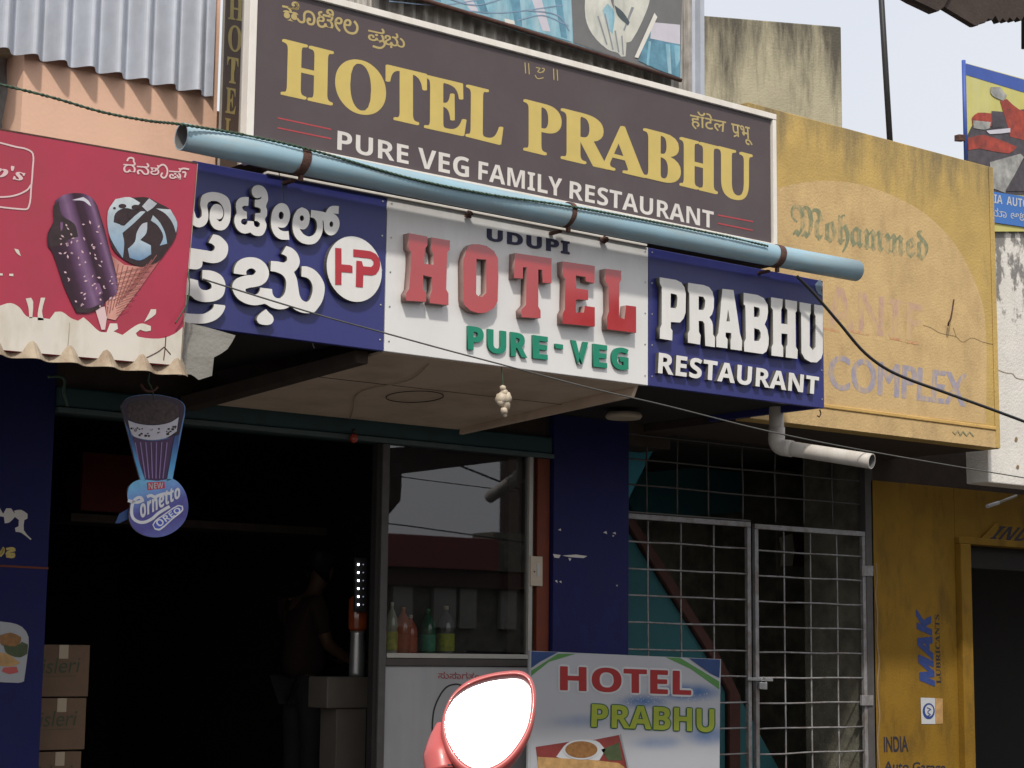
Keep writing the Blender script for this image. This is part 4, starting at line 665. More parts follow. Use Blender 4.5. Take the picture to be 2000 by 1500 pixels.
# ------------------------------------------------------------------ crimson ice cream board and its tin awning
YR = -.34
rb = thing('ice_cream_board', 'crimson ice cream advertisement board with chocolate bar and cone at left', 'signboard', P(200, 500, YR))
quadbox('panel', [(-60, 676 + 3), (351.5, 715), (386, 318.5), (-60, 241)], YR, .03, M['red_board'], rb, .003)
K = lambda l: zp(l, 0, 240, 2.8848)
kk = lambda x, y: (x / 2.8848, 240 + y / 2.8848)
pl0, pl1, plm, pl3 = (.030, .010, .020), (.11, .05, .115), (.045, .016, .035), (.20, .11, .21)
M['choc'] = grad_mat('plum_bar_print', kk(345, 745), kk(640, 675), YR, [(0, pl0), (.12, plm), (.24, pl1), (.34, pl3), (.44, pl1), (.52, pl0), (.64, plm), (.74, pl1), (.80, pl3), (.88, plm), (1, pl0)])
M['waffle'] = grad_mat('waffle_cone_print', kk(600, 880), kk(800, 960), YR, [(0, (.36, .13, .12)), (.35, (.62, .32, .26)), (.7, (.50, .22, .18)), (1, (.40, .12, .12))])
M['cream'] = grad_mat('cream_swirl_print', kk(700, 420), kk(720, 760), YR, [(0, (.55, .60, .62)), (.4, (.36, .44, .50)), (.7, (.28, .40, .52)), (1, (.20, .30, .42))], scale=20)
M['cream2'] = grad_mat('blue_swirl_print', kk(780, 570), kk(790, 775), YR, [(0, (.42, .44, .48)), (.5, (.42, .52, .60)), (1, (.12, .22, .36))], scale=20)
flat('milk_splash', [K([(-170, 1000), (-60, 1050), (0, 1030), (60, 1015), (110, 1040), (150, 1090), (200, 1095), (280, 1105), (310, 1065), (350, 1065), (400, 1100), (440, 1115), (470, 1095), (500, 1120), (560, 1175), (600, 1180), (620, 1130), (660, 1130), (665, 1160), (640, 1175), (690, 1195), (760, 1145), (800, 1130), (850, 1145), (850, 1170), (820, 1175), (790, 1165), (765, 1185), (780, 1205), (900, 1215), (980, 1190), (1030, 1150)]) + [(352, 714), (-58, 678)]], YR - .002, M['milk'], rb, 3)
flat('milk_drop', [K([(145, 990), (175, 985), (187, 1010), (182, 1100), (165, 1100), (160, 1040)]), K([(230, 985), (255, 985), (237, 1060), (247, 1112), (213, 1112), (213, 1070)]), K([(850, 1050), (880, 1050), (875, 1080), (812, 1122), (838, 1075)]), K([(80, 708), (105, 715), (118, 752), (95, 735)]), K([(-10, 848), (15, 848), (15, 860), (-10, 860)]), K([(52, 850), (75, 850), (75, 864), (52, 862)])], YR - .002, M['milk'], rb, 3)
flat('waffle_cone', [K([(620, 740), (700, 800), (800, 812), (880, 790), (935, 725), (790, 930), (650, 1112), (600, 1100), (595, 1010), (655, 960), (665, 920), (640, 800)])], YR - .003, M['waffle'], rb)
wl = []
for k in range(10): wl.append(K([(640 + k * 27, 790 + k * 6 if k < 6 else 820 - (k - 6) * 25), (600 + k * 17, 1090 - k * 18)]))
for k in range(9): wl.append(K([(655, 850 + k * 28), (min(870, 640 + 220 - k * 17), 800 + k * 30)]))
strokes('waffle_line', wl, 1.6, YR - .0036, M['waffle_l'], rb)
flat('bar_stick', [K([(535, 1045), (590, 1035), (602, 1100), (592, 1165), (572, 1165)])], YR - .0042, M['pinkwhite'], rb)
flat('chocolate_bar', [K([(310, 440), (360, 405), (440, 395), (500, 410), (540, 450), (565, 520), (590, 600), (620, 720), (650, 830), (665, 930), (650, 970), (600, 1000), (580, 1030), (500, 1070), (430, 1070), (410, 1030), (360, 920), (320, 800), (290, 720), (268, 690), (270, 620), (300, 560), (305, 500)])], YR - .0048, M['choc'], rb, 3)
flat('bar_highlight', [K([(520, 900), (560, 905), (580, 960), (545, 985)]), K([(410, 432), (470, 417), (482, 428), (422, 442)]), K([(340, 560), (355, 560), (352, 600), (342, 610)])], YR - .0054, M['choc_hl'], rb, 3)
flat('bar_shade', [K([(300, 470), (330, 440), (350, 520), (420, 570), (440, 640), (380, 660), (330, 690), (285, 700), (272, 640), (300, 570)]), K([(420, 1030), (500, 1045), (575, 1015), (560, 1045), (500, 1068), (432, 1066)])], YR - .0052, M['choc2'], rb, 3)
flat('bite_edge', [K([(405, 435), (470, 418), (500, 440), (515, 470), (500, 462), (470, 440)])], YR - .0056, M['b_lav'], rb, 3)
spk = []; cnt = 0
def inbar(x, y):
    lx = 285 + (y - 640) * .33 if y > 640 else 300; rx = 570 + (y - 560) * .24
    return lx + 12 < x < rx - 12 and 560 < y < 1050 - abs(x - 500) * .15
while cnt < 64:
    x = random.uniform(290, 660); y = random.uniform(560, 1045)
    if not inbar(x, y): continue
    cnt += 1; a = random.random() * 3.1; l_ = random.uniform(6, 13); w_ = random.uniform(3.5, 6)
    spk.append(K([(x - l_ * math.cos(a), y - l_ * math.sin(a)), (x + w_ * math.sin(a), y - w_ * math.cos(a)), (x + l_ * math.cos(a), y + l_ * math.sin(a)), (x - w_ * math.sin(a), y + w_ * math.cos(a))]))
flat('sprinkles', spk, YR - .006, M['sprink'], rb)
flat('cone_chocolate', [K([(610, 560), (640, 450), (700, 425), (760, 420), (830, 420), (890, 450), (960, 490), (995, 560), (990, 640), (940, 720), (890, 780), (800, 810), (700, 770), (630, 700)])], YR - .0048, M['choc2'], rb, 3)
flat('cone_cream', [K([(608, 500), (650, 430), (730, 418), (790, 450), (760, 490), (700, 480), (650, 510), (640, 560), (700, 580), (790, 500), (820, 500), (760, 560), (690, 620), (700, 680), (692, 762), (650, 700), (613, 620)]), K([(862, 520), (900, 560), (930, 620), (942, 680), (900, 692), (920, 640), (890, 580), (850, 550)]), K([(880, 482), (960, 488), (998, 560), (992, 620), (970, 560), (930, 510)])], YR - .0054, M['cream'], rb, 3)
flat('cone_swirl', [K([(800, 570), (830, 560), (825, 620), (790, 660), (850, 690), (852, 740), (790, 775), (730, 760), (720, 710), (760, 670), (770, 620)]), K([(800, 470), (840, 425), (885, 455), (860, 480), (830, 500)])], YR - .006, M['cream2'], rb, 3)
flat('cocoa_fleck', [K(ell(690, 468, 22, 12)), K(ell(690, 555, 20, 22)), K(ell(735, 520, 16, 20)), K(ell(645, 480, 8, 6)), K(ell(765, 475, 24, 14))], YR - .0066, M['choc2'], rb)
strokes('logo_frame', [K([(-120, 85), (0, 112), (90, 135), (150, 148), (185, 175), (184, 260), (176, 360), (160, 478), (120, 486), (-100, 462)]), K([(-100, 415), (0, 418), (80, 410), (150, 380), (178, 345)])], 3.2, YR - .002, M['pinkwhite'], rb)
text('logo_lettering', chr(0x1D491) + "'" + chr(0x1D494), [(-16, 316), (50, 330), (46, 360), (-19, 350)], YR - .002, M['pinkwhite'], rb, fat=.8)
Kd = lambda l: zp(l, 0, 0, 3.75)
def gl(c, x0, y0, x1, y1, dy=6): text('kannada_lettering', c, Kd([(x0, y0), (x1, y0 + dy), (x1, y1 + dy), (x0, y1)]), YR - .002, M['pinkwhite'], rb, fat=.5)
gl('ದ', 905, 1176, 992, 1262); gl('ನ', 1004, 1190, 1092, 1276); gl('ಶ', 1103, 1204, 1165, 1278); gl('ಷ', 1240, 1226, 1325, 1312)
strokes('kannada_lettering', [Kd(l) for l in [[(930, 1180), (945, 1158), (975, 1160), (980, 1182)], [(1160, 1222), (1195, 1206), (1222, 1232), (1224, 1272), (1204, 1302), (1180, 1288), (1190, 1264)], [(1318, 1244), (1340, 1234), (1385, 1240)], [(1335, 1262), (1358, 1264), (1352, 1300)]]], 3.4, YR - .002, M['pinkwhite'], rb)
strokes('seam', [K([(392, 1125), (388, 1200), (378, 1300)]), [(386, 320), (353, 714)]], 1.6, YR - .0025, M['rusty_tin'], rb)
strokes('rust_streak', [K([(935, 1200), (930, 1270), (922, 1338)]), K([(925, 1262), (962, 1305)]), K([(925, 1262), (890, 1290), (800, 1335)])], 2.0, YR - .003, M['rust'], rb)
strokes('top_edge', [[(-60, 242), (386, 319)]], 3, YR - .001, M['rust'], rb)
aw = thing('tin_awning', 'weathered corrugated tin awning under the crimson board with zigzag front edge', 'awning', (3.4, -.3, 2.6))
ax_ = P(352, 715, YR + .06).x
corrug('apron', 2.2, ax_, 2.80, 2.612, YR + .10, YR - .02, .158, .030, M['rusty_tin'], aw, sharp=1.0, th=.003, phase=2.0)
# torn end of the apron
pe = [(300, 600), (345, 624), (400, 638), (460, 655), (444, 682), (418, 698), (414, 734), (388, 742), (372, 731), (350, 733), (318, 722), (300, 725)]
solid('torn_end', [pe], YR + .075, .004, mat('grey_asbestos', (.27, .26, .235), .9, .12, 4, .3, stain=(.17, .16, .14), stain_amt=.7, stain_scale=(2, 2, 9)), aw, None, 2)
hexa('roof_sheet', [Vector((1.5, YR + .10, 2.79)), Vector((3.95, YR + .10, 2.79)), Vector((3.95, YF, 2.99)), Vector((1.5, YF, 2.99))], [Vector((1.5, YR + .10, 2.80)), Vector((3.95, YR + .10, 2.80)), Vector((3.95, YF, 3.0)), Vector((1.5, YF, 3.0))], M['dark_timber'], aw, 0)
for yy in (.1, .8): box('rafter', 1.5, 3.95, yy, yy + .05, 2.76 + yy * .1, 2.80 + yy * .1, M['dark_timber'], aw, 0)
cable('bent_hook', [P(94, 736, .3), P(124, 739, .3), P(124, 765, .3), P(130, 785, .3), P(132, 793, .3)], .006, M['rope'], 'bent wire hook hanging under the tin awning at left', 'hook', 6)

# hanging cone sign
hc = thing('hanging_cone_sign', 'blue cardboard cone shaped ice cream sign hanging by a string in the opening', 'sign', P(300, 900, .25))
YH = .25; Kc = lambda l: zp(l, 0, 640, 3.26)
cable('string', [P(292, 728, YH), P(290, 745, YH), P(297, 760, YH), P(300, 780, YH)], .0035, M['rope'], None, None, parent=hc)
cable('string', [P(275, 750, YH), P(283, 762, YH), P(297, 764, YH), P(308, 756, YH)], .006, M['rust'], None, None, parent=hc)
mk = lambda n_, c, **k: mat(n_, c, .45, .12, 14, **k)
outl = [(768, 500), (800, 455), (870, 430), (980, 425), (1080, 440), (1150, 465), (1180, 510), (1160, 640), (1130, 800), (1100, 960), (1150, 1000), (1188, 1070), (1198, 1160), (1170, 1240), (1100, 1305), (1010, 1335), (920, 1325), (850, 1280), (820, 1210), (830, 1110), (812, 1070), (820, 1010), (890, 965), (850, 820), (800, 620)]
solid('board', [Kc(outl)], YH, .006, mk('sign_blue', (.12, .26, .55)), hc, M['card'], 3)
gsi = grad_mat('sign_glow_print', Kc([(980, 600)])[0], Kc([(980, 980)])[0], YH, [(0, (.03, .03, .07)), (.35, (.05, .12, .35)), (.75, (.10, .38, .72)), (1, (.20, .52, .80))], .4)
gdi = grad_mat('sign_disc_print', Kc([(960, 975)])[0], Kc([(1060, 1330)])[0], YH, [(0, (.20, .52, .82)), (.22, (.20, .34, .74)), (.45, (.11, .11, .38)), (.75, (.09, .08, .30)), (1, (.14, .16, .45))], .4)
def hcf(nm, lps, k, mm, sm=3): return flat(nm, [Kc(l) for l in lps], YH - .0012 * k, mm, hc, sm)
hcf('dark_top', [[(772, 505), (800, 458), (870, 433), (980, 428), (1080, 442), (1150, 467), (1176, 512), (1160, 600), (1140, 690), (1080, 700), (860, 700), (815, 640)]], 1, mk('sign_black_plum', (.035, .02, .04)))
hcf('cocoa_top', [[(805, 520), (830, 480), (900, 462), (980, 458), (1080, 470), (1135, 500), (1140, 560), (1080, 600), (980, 615), (880, 605), (820, 580)]], 2, mat('cocoa_crumb_print', (.07, .045, .045), .6, .6, 60))
hcf('cookie_cream', [[(815, 590), (880, 612), (980, 622), (1080, 605), (1138, 570), (1125, 660), (1060, 700), (970, 715), (890, 705), (840, 680)]], 3, mk('cream_white_print', (.62, .60, .66)))
fl = []
for k in range(26):
    x = random.uniform(835, 1120); y = random.uniform(632, 690) - ((x - 980) / 160) ** 2 * 12; s_ = random.uniform(4, 9); fl.append(ell(x, y, s_ * 1.3, s_, 6))
hcf('cookie_bit', fl, 4, M['choc2'], 0)
hcf('cone_print', [[(842, 690), (900, 712), (975, 720), (1060, 708), (1110, 685), (1085, 830), (1060, 975), (930, 975), (890, 860)]], 2, mk('sign_plum', (.075, .035, .10)))
strokes('cone_ridge', [Kc([(860 + k * 34, 730), (905 + k * 22, 960)]) for k in range(7)], 2.2, YH - .0036, mk('sign_lilac', (.30, .20, .42)), hc)
hcf('side_glow', [[(812, 620), (838, 690), (885, 860), (925, 975), (895, 965), (855, 830)], [(1140, 680), (1112, 690), (1088, 830), (1062, 975), (1098, 965), (1128, 810)]], 5, gsi, 0)
hcf('disc', [[(812, 1060), (830, 1000), (890, 968), (1000, 975), (1100, 965), (1150, 1000), (1188, 1070), (1196, 1160), (1168, 1240), (1100, 1303), (1010, 1332), (920, 1322), (852, 1278), (822, 1210), (830, 1120), (815, 1100)]], 5, gdi)
hcf('new_tag', [[(935, 985), (1048, 980), (1050, 1022), (940, 1035)]], 6, mk('tag_red', (.62, .05, .09)), 0)
text('tag_lettering', SAN('NEW'), Kc([(945, 990), (1040, 985), (1040, 1020), (947, 1028)]), YH - .0085, M['p_pure'], hc)
wh = mk('sign_white', (.78, .78, .82))
text('script_lettering', ''.join(chr(0x1D656 + ord(c) - 97) for c in 'ornetto'), Kc([(884, 1112), (1142, 1002), (1150, 1080), (898, 1215)]), YH - .0092, wh, hc, fat=.3)
strokes('script_capital', [Kc([(815, 1100), (870, 1112), (910, 1100), (890, 1080), (855, 1100), (838, 1160), (850, 1215), (900, 1240), (960, 1222), (1010, 1180), (1080, 1138)]), Kc([(935, 1078), (960, 1068), (985, 1078), (1010, 1068), (1060, 1055), (1090, 1055)])], 6, YH - .0088, wh, hc)
flat('badge_outline', [Kc([(970, 1255), (990, 1225), (1040, 1190), (1130, 1130), (1165, 1135), (1165, 1165), (1100, 1220), (1020, 1290), (985, 1285)])], YH - .0082, wh, hc, 3)
flat('badge_fill', [Kc([(978, 1256), (996, 1230), (1042, 1198), (1132, 1138), (1157, 1142), (1156, 1162), (1096, 1212), (1018, 1278), (988, 1276)])], YH - .0087, mk('badge_blue', (.08, .12, .55)), hc, 3)
text('badge_lettering', SAN('OREO'), Kc([(985, 1235), (1135, 1140), (1156, 1165), (1015, 1272)]), YH - .0092, wh, hc)
solid('folded_tab', [Kc([(735, 1245), (760, 1185), (820, 1150), (830, 1180), (822, 1215), (760, 1245)])], YH + .01, .003, mk('tab_blue', (.03, .07, .20)), hc)
del hcf

# ------------------------------------------------------------------ counter, frame and glass
ct = thing('glass_counter', 'glass fronted display counter with aluminium frame and white lower panel', 'counter', (6.6, YF, 0))
def pxz(px, py): q = P(px, py, YF); return q.x, q.z
gx0 = P(757, 1100, YF).x; gx1 = P(1031, 1100, YF).x; zs = P(900, 1279, YF).z; zt_ = 2.665
box('lower_panel', gx0, gx1 + .06, YF + .01, YF + .03, .3, P(900, 1302, YF).z, M['white_panel'], ct, .002)
box('base_band', gx0 - .02, gx1 + .05, YF - .005, YF + .13, P(900, 1301, YF).z, zs - .022, M['counter_dark'], ct, .002)
box('sill', gx0, gx1 + .01, YF - .012, YF + .03, zs - .020, zs + .006, M['alu'], ct, .002)
box('shelf', gx0, gx1, YF + .032, YF + .13, zs - .018, zs - .002, M['counter_dark'], ct, 0)
box('stile', gx1, gx1 + .028, YF - .01, YF + .03, zs + .008, zt_, M['alu'], ct, .002)
box('inner_post', gx1 - .10, gx1 - .004, YF + .06, YF + .10, zs, zt_, M['dark_timber'], ct, .002)
box('end_board', gx1 + .03, gx1 + .075, YF + .03, YF + .08, .3, zt_, M['counter_dark'], ct, 0)
box('back_board', gx0 + .02, gx1, YF + .145, YF + .16, zs - .3, 2.66, M['black'], ct, 0)
gm = bpy.data.materials.new('window_glass'); gm.use_nodes = True; n_ = gm.node_tree.nodes; n_.clear(); Lk = gm.node_tree.links
go = n_.new('ShaderNodeOutputMaterial'); mxs = n_.new('ShaderNodeMixShader'); tr = n_.new('ShaderNodeBsdfTransparent'); gl = n_.new('ShaderNodeBsdfGlossy'); fr = n_.new('ShaderNodeFresnel')
fr.inputs[0].default_value = 1.95; gl.inputs['Roughness'].default_value = .012; gl.inputs['Color'].default_value = (.95, .96, 1, 1); tr.inputs[0].default_value = (.82, .84, .83, 1)
Lk.new(fr.outputs[0], mxs.inputs[0]); Lk.new(tr.outputs[0], mxs.inputs[1]); Lk.new(gl.outputs[0], mxs.inputs[2]); Lk.new(mxs.outputs[0], go.inputs[0])
mesh('pane', [(gx0, YF + .012, zs + .004), (gx1, YF + .012, zs + .004), (gx1, YF + .012, zt_), (gx0, YF + .012, zt_)], [(0, 1, 2, 3)], gm, ct)
text('red_lettering', 'ಸುಸಾಗತಂ', [(856, 1311), (937, 1314), (937, 1328), (856, 1325)], YF + .008, M['p_red'], ct, off=.0)
strokes('printed_curve', [zp([(470, 285), (430, 275), (380, 290), (340, 340), (310, 410), (300, 480), (298, 545)], 740, 1240, 2.857)], 3, YF + .008, M['blackp'], ct)
gp = thing('shutter_guide', 'dark steel guide post between the dark doorway and the glass counter', 'post', (gx0 - .03, YF, 0))
box('post', gx0 - .055, gx0 - .008, YF - .015, YF + .05, .12, 2.658, M['gate_d'], gp, .003)
box('groove', gx0 - .082, gx0 - .057, YF + .0, YF + .05, .12, 2.658, M['black'], gp, 0)
op = box('red_post', P(1049, 1100, YF).x, P(1073, 1100, YF).x, YF + .0, YF + .08, .12, 2.658, M['orange_post'], None, .003); tag(op, 'red oxide painted post left of the navy column', 'post')
sw = thing('switch_plate', 'cream switch plate with a slot on the red post', 'switch', P(1048, 1116, YF - .02))
quadbox('plate', [(1037, 1144), (1060, 1145), (1060, 1087), (1037, 1086)], YF - .02, .018, M['switch'], sw, .003)
quadbox('slot', [(1049.5, 1126), (1053.5, 1126), (1053.5, 1101), (1049.5, 1101)], YF - .024, .003, M['p_pure'], sw, .0005)
quadbox('screw', [(1043, 1118), (1045, 1118), (1045, 1115), (1043, 1115)], YF - .022, .002, M['rust'], sw, 0)
# bottles
def lathe(name, prof, c, m, parent, n=16):
    vs_ = []; fs = []
    for r_, z in prof:
        for k in range(n): a = 2 * math.pi * k / n; vs_.append((c.x + r_ * math.cos(a), c.y + r_ * math.sin(a), c.z + z))
    for i in range(len(prof) - 1):
        for k in range(n): fs.append((i * n + k, i * n + (k + 1) % n, (i + 1) * n + (k + 1) % n, (i + 1) * n + k))
    fs.append(tuple(range(n))); fs.append(tuple(range((len(prof) - 1) * n, len(prof) * n)))
    o = mesh(name, vs_, fs, m, parent)
    for p_ in o.data.polygons: p_.use_smooth = len(p_.vertices) == 4
    return o
def bmat(nm, c): return mat(nm, c, .15, .1, 20, spec=.8, coat=.5)
bot = [(764, 92, .030, (.45, .45, .35), (.62, .60, .12), 'clear bottle with yellow label behind the glass, nearest the guide post', (.7, .65, .5)),
       (786, 84, .042, (.55, .13, .05), (.55, .14, .06), 'squat orange drink bottle behind the counter glass', (.6, .2, .1)),
       (801, 70, .034, (.60, .10, .04), (.65, .13, .05), 'small red orange drink bottle beside the squat orange one', (.6, .5, .4)),
       (835, 82, .038, (.01, .16, .08), (.03, .34, .20), 'green drink bottle behind the counter glass', (.05, .3, .15)),
       (870, 88, .044, (.14, .14, .15), (.50, .52, .05), 'dark bottle with yellow green label, rightmost in the counter', (.65, .5, .35))]
for i, (px_, hp, r_, c1_, c2_, lb, cc_) in enumerate(bot):
    yb_ = YF + .075 + .012 * (i % 2); q = P(px_, 1272, yb_); q.z = zs - .002; H = hp / 3700 * 11.6
    bt_ = thing('drink_bottle', lb, 'bottle', q, 'drink bottles on the counter shelf')
    lathe('bottle_body', [(r_ * 1.05, .001), (r_ * 1.15, .015), (r_ * 1.12, H * .3), (r_ * 1.18, H * .56), (r_ * 1.05, H * .7), (r_ * .6, H * .82), (r_ * .34, H * .88), (r_ * .32, H * .94)], q, bmat('drink_%d' % i, c1_), bt_)
    lathe('label', [(r_ * 1.16, H * .08), (r_ * 1.18, H * .1), (r_ * 1.20, H * .42), (r_ * 1.19, H * .44)], q, mat('label_%d' % i, c2_, .4, .3, 40, emit=None), bt_)
    lathe('cap', [(r_ * .36, H * .93), (r_ * .36, H), (r_ * .3, H * 1.01)], q, bmat('cap_%d' % i, cc_), bt_)

# ------------------------------------------------------------------ inside the dark shop
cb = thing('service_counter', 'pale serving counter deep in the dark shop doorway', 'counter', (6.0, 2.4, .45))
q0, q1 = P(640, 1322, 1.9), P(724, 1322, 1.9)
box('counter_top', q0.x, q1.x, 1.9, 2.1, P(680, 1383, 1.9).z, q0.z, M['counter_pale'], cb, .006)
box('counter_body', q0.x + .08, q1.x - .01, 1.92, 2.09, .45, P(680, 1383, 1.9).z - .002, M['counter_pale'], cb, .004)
jr = thing('drink_dispenser', 'tall dispenser with orange tank and steel base on the pale serving counter', 'dispenser', P(697, 1322, 2.0))
cj = P(697, 1318, 2.0); cj.z = q0.z + .001
lathe('steel_base', [(.045, 0), (.048, .02), (.042, .24), (.045, .26)], cj, M['steel'], jr)
lathe('tank', [(.05, .262), (.058, .28), (.058, .44), (.03, .47)], cj, bmat('orange_tank', (.28, .06, .02)), jr)
ls = thing('led_strip', 'dark vertical strip with six white light dots in the shop doorway', 'lamp', P(703, 1140, 1.9))
quadbox('strip', [(694, 1195), (716, 1196), (716, 1090), (694, 1089)], 1.9, .02, M['black'], ls, 0)
em = mat('led_white', (.9, .9, 1), .5, 0, emit=(.85, .9, 1, 6)); em2 = mat('led_dim', (.2, .2, .25), .5, 0, emit=(.5, .55, .8, .35))
for k in range(6):
    y_ = 1102.5 + 15.7 * k
    for dx, r_, mm in ((700, .0065, em), (709.5, .004, em2)):
        b0 = bmesh.new(); bmesh.ops.create_uvsphere(b0, u_segments=8, v_segments=6, radius=r_); me = bpy.data.meshes.new('led'); b0.to_mesh(me); b0.free(); me.materials.append(mm)
        o = link('led', me, ls); o.location = P(dx, y_, 1.894) - ls.location
bh = thing('red_lamp_holder', 'small red bulb hanging from the shutter housing', 'lamp', P(691, 853, YF - .06))
lathe('bulb', [(.008, -.035), (.020, -.025), (.024, -.01), (.018, .008), (.010, .016)], P(691, 853, YF - .06), mat('red_glass', (.35, .04, .02), .2, .1, coat=.5), bh)
lathe('holder', [(.013, .017), (.013, .04), (.006, .045)], P(691, 853, YF - .06), M['blackp'], bh)
for i, (a, b_, c, d, e) in enumerate(((170, 1010, 985, 640, M['dark_timber']),)):
    bm_ = P(140, 985, 3.2); b2 = P(640, 1010, 3.2)
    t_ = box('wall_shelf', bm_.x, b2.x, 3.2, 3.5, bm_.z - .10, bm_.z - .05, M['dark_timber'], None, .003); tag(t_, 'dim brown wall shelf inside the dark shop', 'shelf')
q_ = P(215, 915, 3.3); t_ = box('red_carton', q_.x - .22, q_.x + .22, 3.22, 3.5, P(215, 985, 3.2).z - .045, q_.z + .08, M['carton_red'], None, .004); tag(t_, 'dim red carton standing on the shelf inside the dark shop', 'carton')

# cartons by the navy wall
tops = [(80, 1257, 172, 1361), (76, 1361, 165, 1465), (72, 1466, 155, 1570)]
lbs = ['brown carton on top of the stack beside the navy wall', 'brown carton with clear green script, second from top beside the navy wall', 'brown carton cut by the lower picture edge beside the navy wall']
for i, (x0, y0, x1, y1) in enumerate(tops):
    yb_ = 1.75; A = P(x0, y0, yb_); B = P(x1, y1, yb_); zt2 = P((x0 + x1) / 2, y0 + 2, yb_).z; zb2 = P((x0 + x1) / 2, y1, yb_).z
    c_ = thing('cardboard_carton', lbs[i], 'carton', (A.x, yb_, zb2), 'cartons stacked beside the navy wall')
    box('carton_body', A.x, B.x, yb_, yb_ + .26, zb2 + .001, zt2 - .001, M['card'], c_, .003)
    box('tape_strip', A.x + .10, A.x + .15, yb_ - .0015, yb_ - .0005, zt2 - .07, zt2 - .002, M['tape'], c_, 0)
    dx_ = x1 - x0
    text('script_lettering', 'Bisleri' if i else 'Bisleri', [(x0 - 18, y0 + 30), (x0 + dx_ * .82, y0 + 26), (x0 + dx_ * .82, y0 + 56), (x0 - 18, y0 + 60)], yb_ - .002, M['green_ink'], c_, shear=.06)
    strokes('underline', [[(x0 + 8, y0 + 64), (x0 + dx_ * .75, y0 + 63)]], 1.5, yb_ - .002, M['card_ink'], c_)
    zc = zb2
bx_ = box('carton_base', P(70, 1570, 1.75).x, P(150, 1570, 1.75).x, 1.76, 2.0, .45, zc, M['card'], None, .003); tag(bx_, 'lowest brown carton below the picture edge beside the navy wall', 'carton', 'cartons stacked beside the navy wall')

# person in the doorway
def skinned(name, joints, edges, m, parent, sub=2):
    me = bpy.data.meshes.new(name); me.from_pydata([j[0] for j in joints], edges, []); o = link(name, me, parent)
    md = o.modifiers.new('skin', 'SKIN'); 
    for i, j in enumerate(joints): me.skin_vertices[0].data[i].radius = (j[1], j[2] if len(j) > 2 else j[1])
    me.skin_vertices[0].data[0].use_root = True
    md.use_smooth_shade = True
    s_ = o.modifiers.new('sub', 'SUBSURF'); s_.levels = s_.render_levels = sub
    dg = bpy.context.evaluated_depsgraph_get(); dg.update(); nm = bpy.data.meshes.new_from_object(o.evaluated_get(dg)); o.modifiers.clear(); o.data = nm; nm.materials.clear(); nm.materials.append(m)
    for p_ in nm.polygons: p_.use_smooth = True
    return o
pq = P(590, 1400, 3.3)
ps = thing('person', 'person in dark red shirt standing in the unlit shop, head bent over the counter', 'person', (pq.x, 3.3, .45))
body = [((0, 0, .92), .085, .065), ((0, 0, 1.08), .10, .075), ((.02, 0, 1.28), .165, .10), ((.05, 0, 1.40), .07, .06), ((.08, -.01, 1.47), .05, .05), ((.12, -.02, 1.56), .078, .09), ((.14, -.02, 1.64), .06, .075),
        ((-.02, -.19, 1.36), .055), ((.02, -.24, 1.10), .045), ((.22, -.20, 1.00), .034), ((.30, -.17, 1.00), .03), ((.0, .19, 1.36), .055), ((.05, .24, 1.10), .045), ((.25, .18, 1.02), .034), ((.32, .15, 1.02), .03),
        ((0, -.08, .80), .05), ((.01, -.10, .45), .045), ((0, -.10, .08), .042), ((.12, -.11, .04), .036), ((0, .08, .80), .05), ((.01, .10, .45), .045), ((0, .10, .08), .042), ((.12, .11, .04), .036)]
skinned('body', body, [(0, 1), (1, 2), (2, 3), (3, 4), (4, 5), (5, 6), (2, 7), (7, 8), (8, 9), (9, 10), (2, 11), (11, 12), (12, 13), (13, 14), (0, 15), (15, 16), (16, 17), (17, 18), (0, 19), (19, 20), (20, 21), (21, 22)], M['skin'], ps)
skinned('shirt', [((0, 0, .84), .175, .135), ((0, 0, 1.08), .165, .125), ((.02, 0, 1.28), .18, .115), ((.045, 0, 1.38), .085, .075), ((-.02, -.19, 1.36), .068), ((.01, -.235, 1.14), .058), ((0, .19, 1.36), .068), ((.04, .235, 1.14), .058)], [(0, 1), (1, 2), (2, 3), (2, 4), (4, 5), (2, 6), (6, 7)], M['shirt'], ps)
skinned('trousers', [((0, 0, .88), .15, .11), ((0, -.09, .82), .1), ((.01, -.10, .45), .075), ((0, -.10, .1), .06), ((0, .09, .82), .1), ((.01, .10, .45), .075), ((0, .10, .1), .06)], [(0, 1), (1, 2), (2, 3), (0, 4), (4, 5), (5, 6)], M['trousers'], ps)
skinned('hair', [((.10, -.02, 1.60), .078, .09), ((.12, -.02, 1.68), .066, .078), ((.07, -.02, 1.56), .05, .07)], [(0, 1), (0, 2)], M['hair'], ps)
skinned('nose', [((.19, -.02, 1.575), .014), ((.205, -.02, 1.56), .012)], [(0, 1)], M['skin'], ps, 1)
for sy in (-.245, -.2):
    pass
for s_, hy in ((-1, -.165), (1, .145)):
    for f_ in range(4): skinned('finger', [((.33, hy + (f_ - 1.5) * .017, 1.0), .009), ((.365, hy + (f_ - 1.5) * .018, .995 - .003 * f_), .008), ((.39, hy + (f_ - 1.5) * .018, .975), .007)], [(0, 1), (1, 2)], M['skin'], ps, 1)
    skinned('thumb', [((.31, hy + s_ * .03, 1.0), .011), ((.335, hy + s_ * .05, .99), .009)], [(0, 1)], M['skin'], ps, 1)

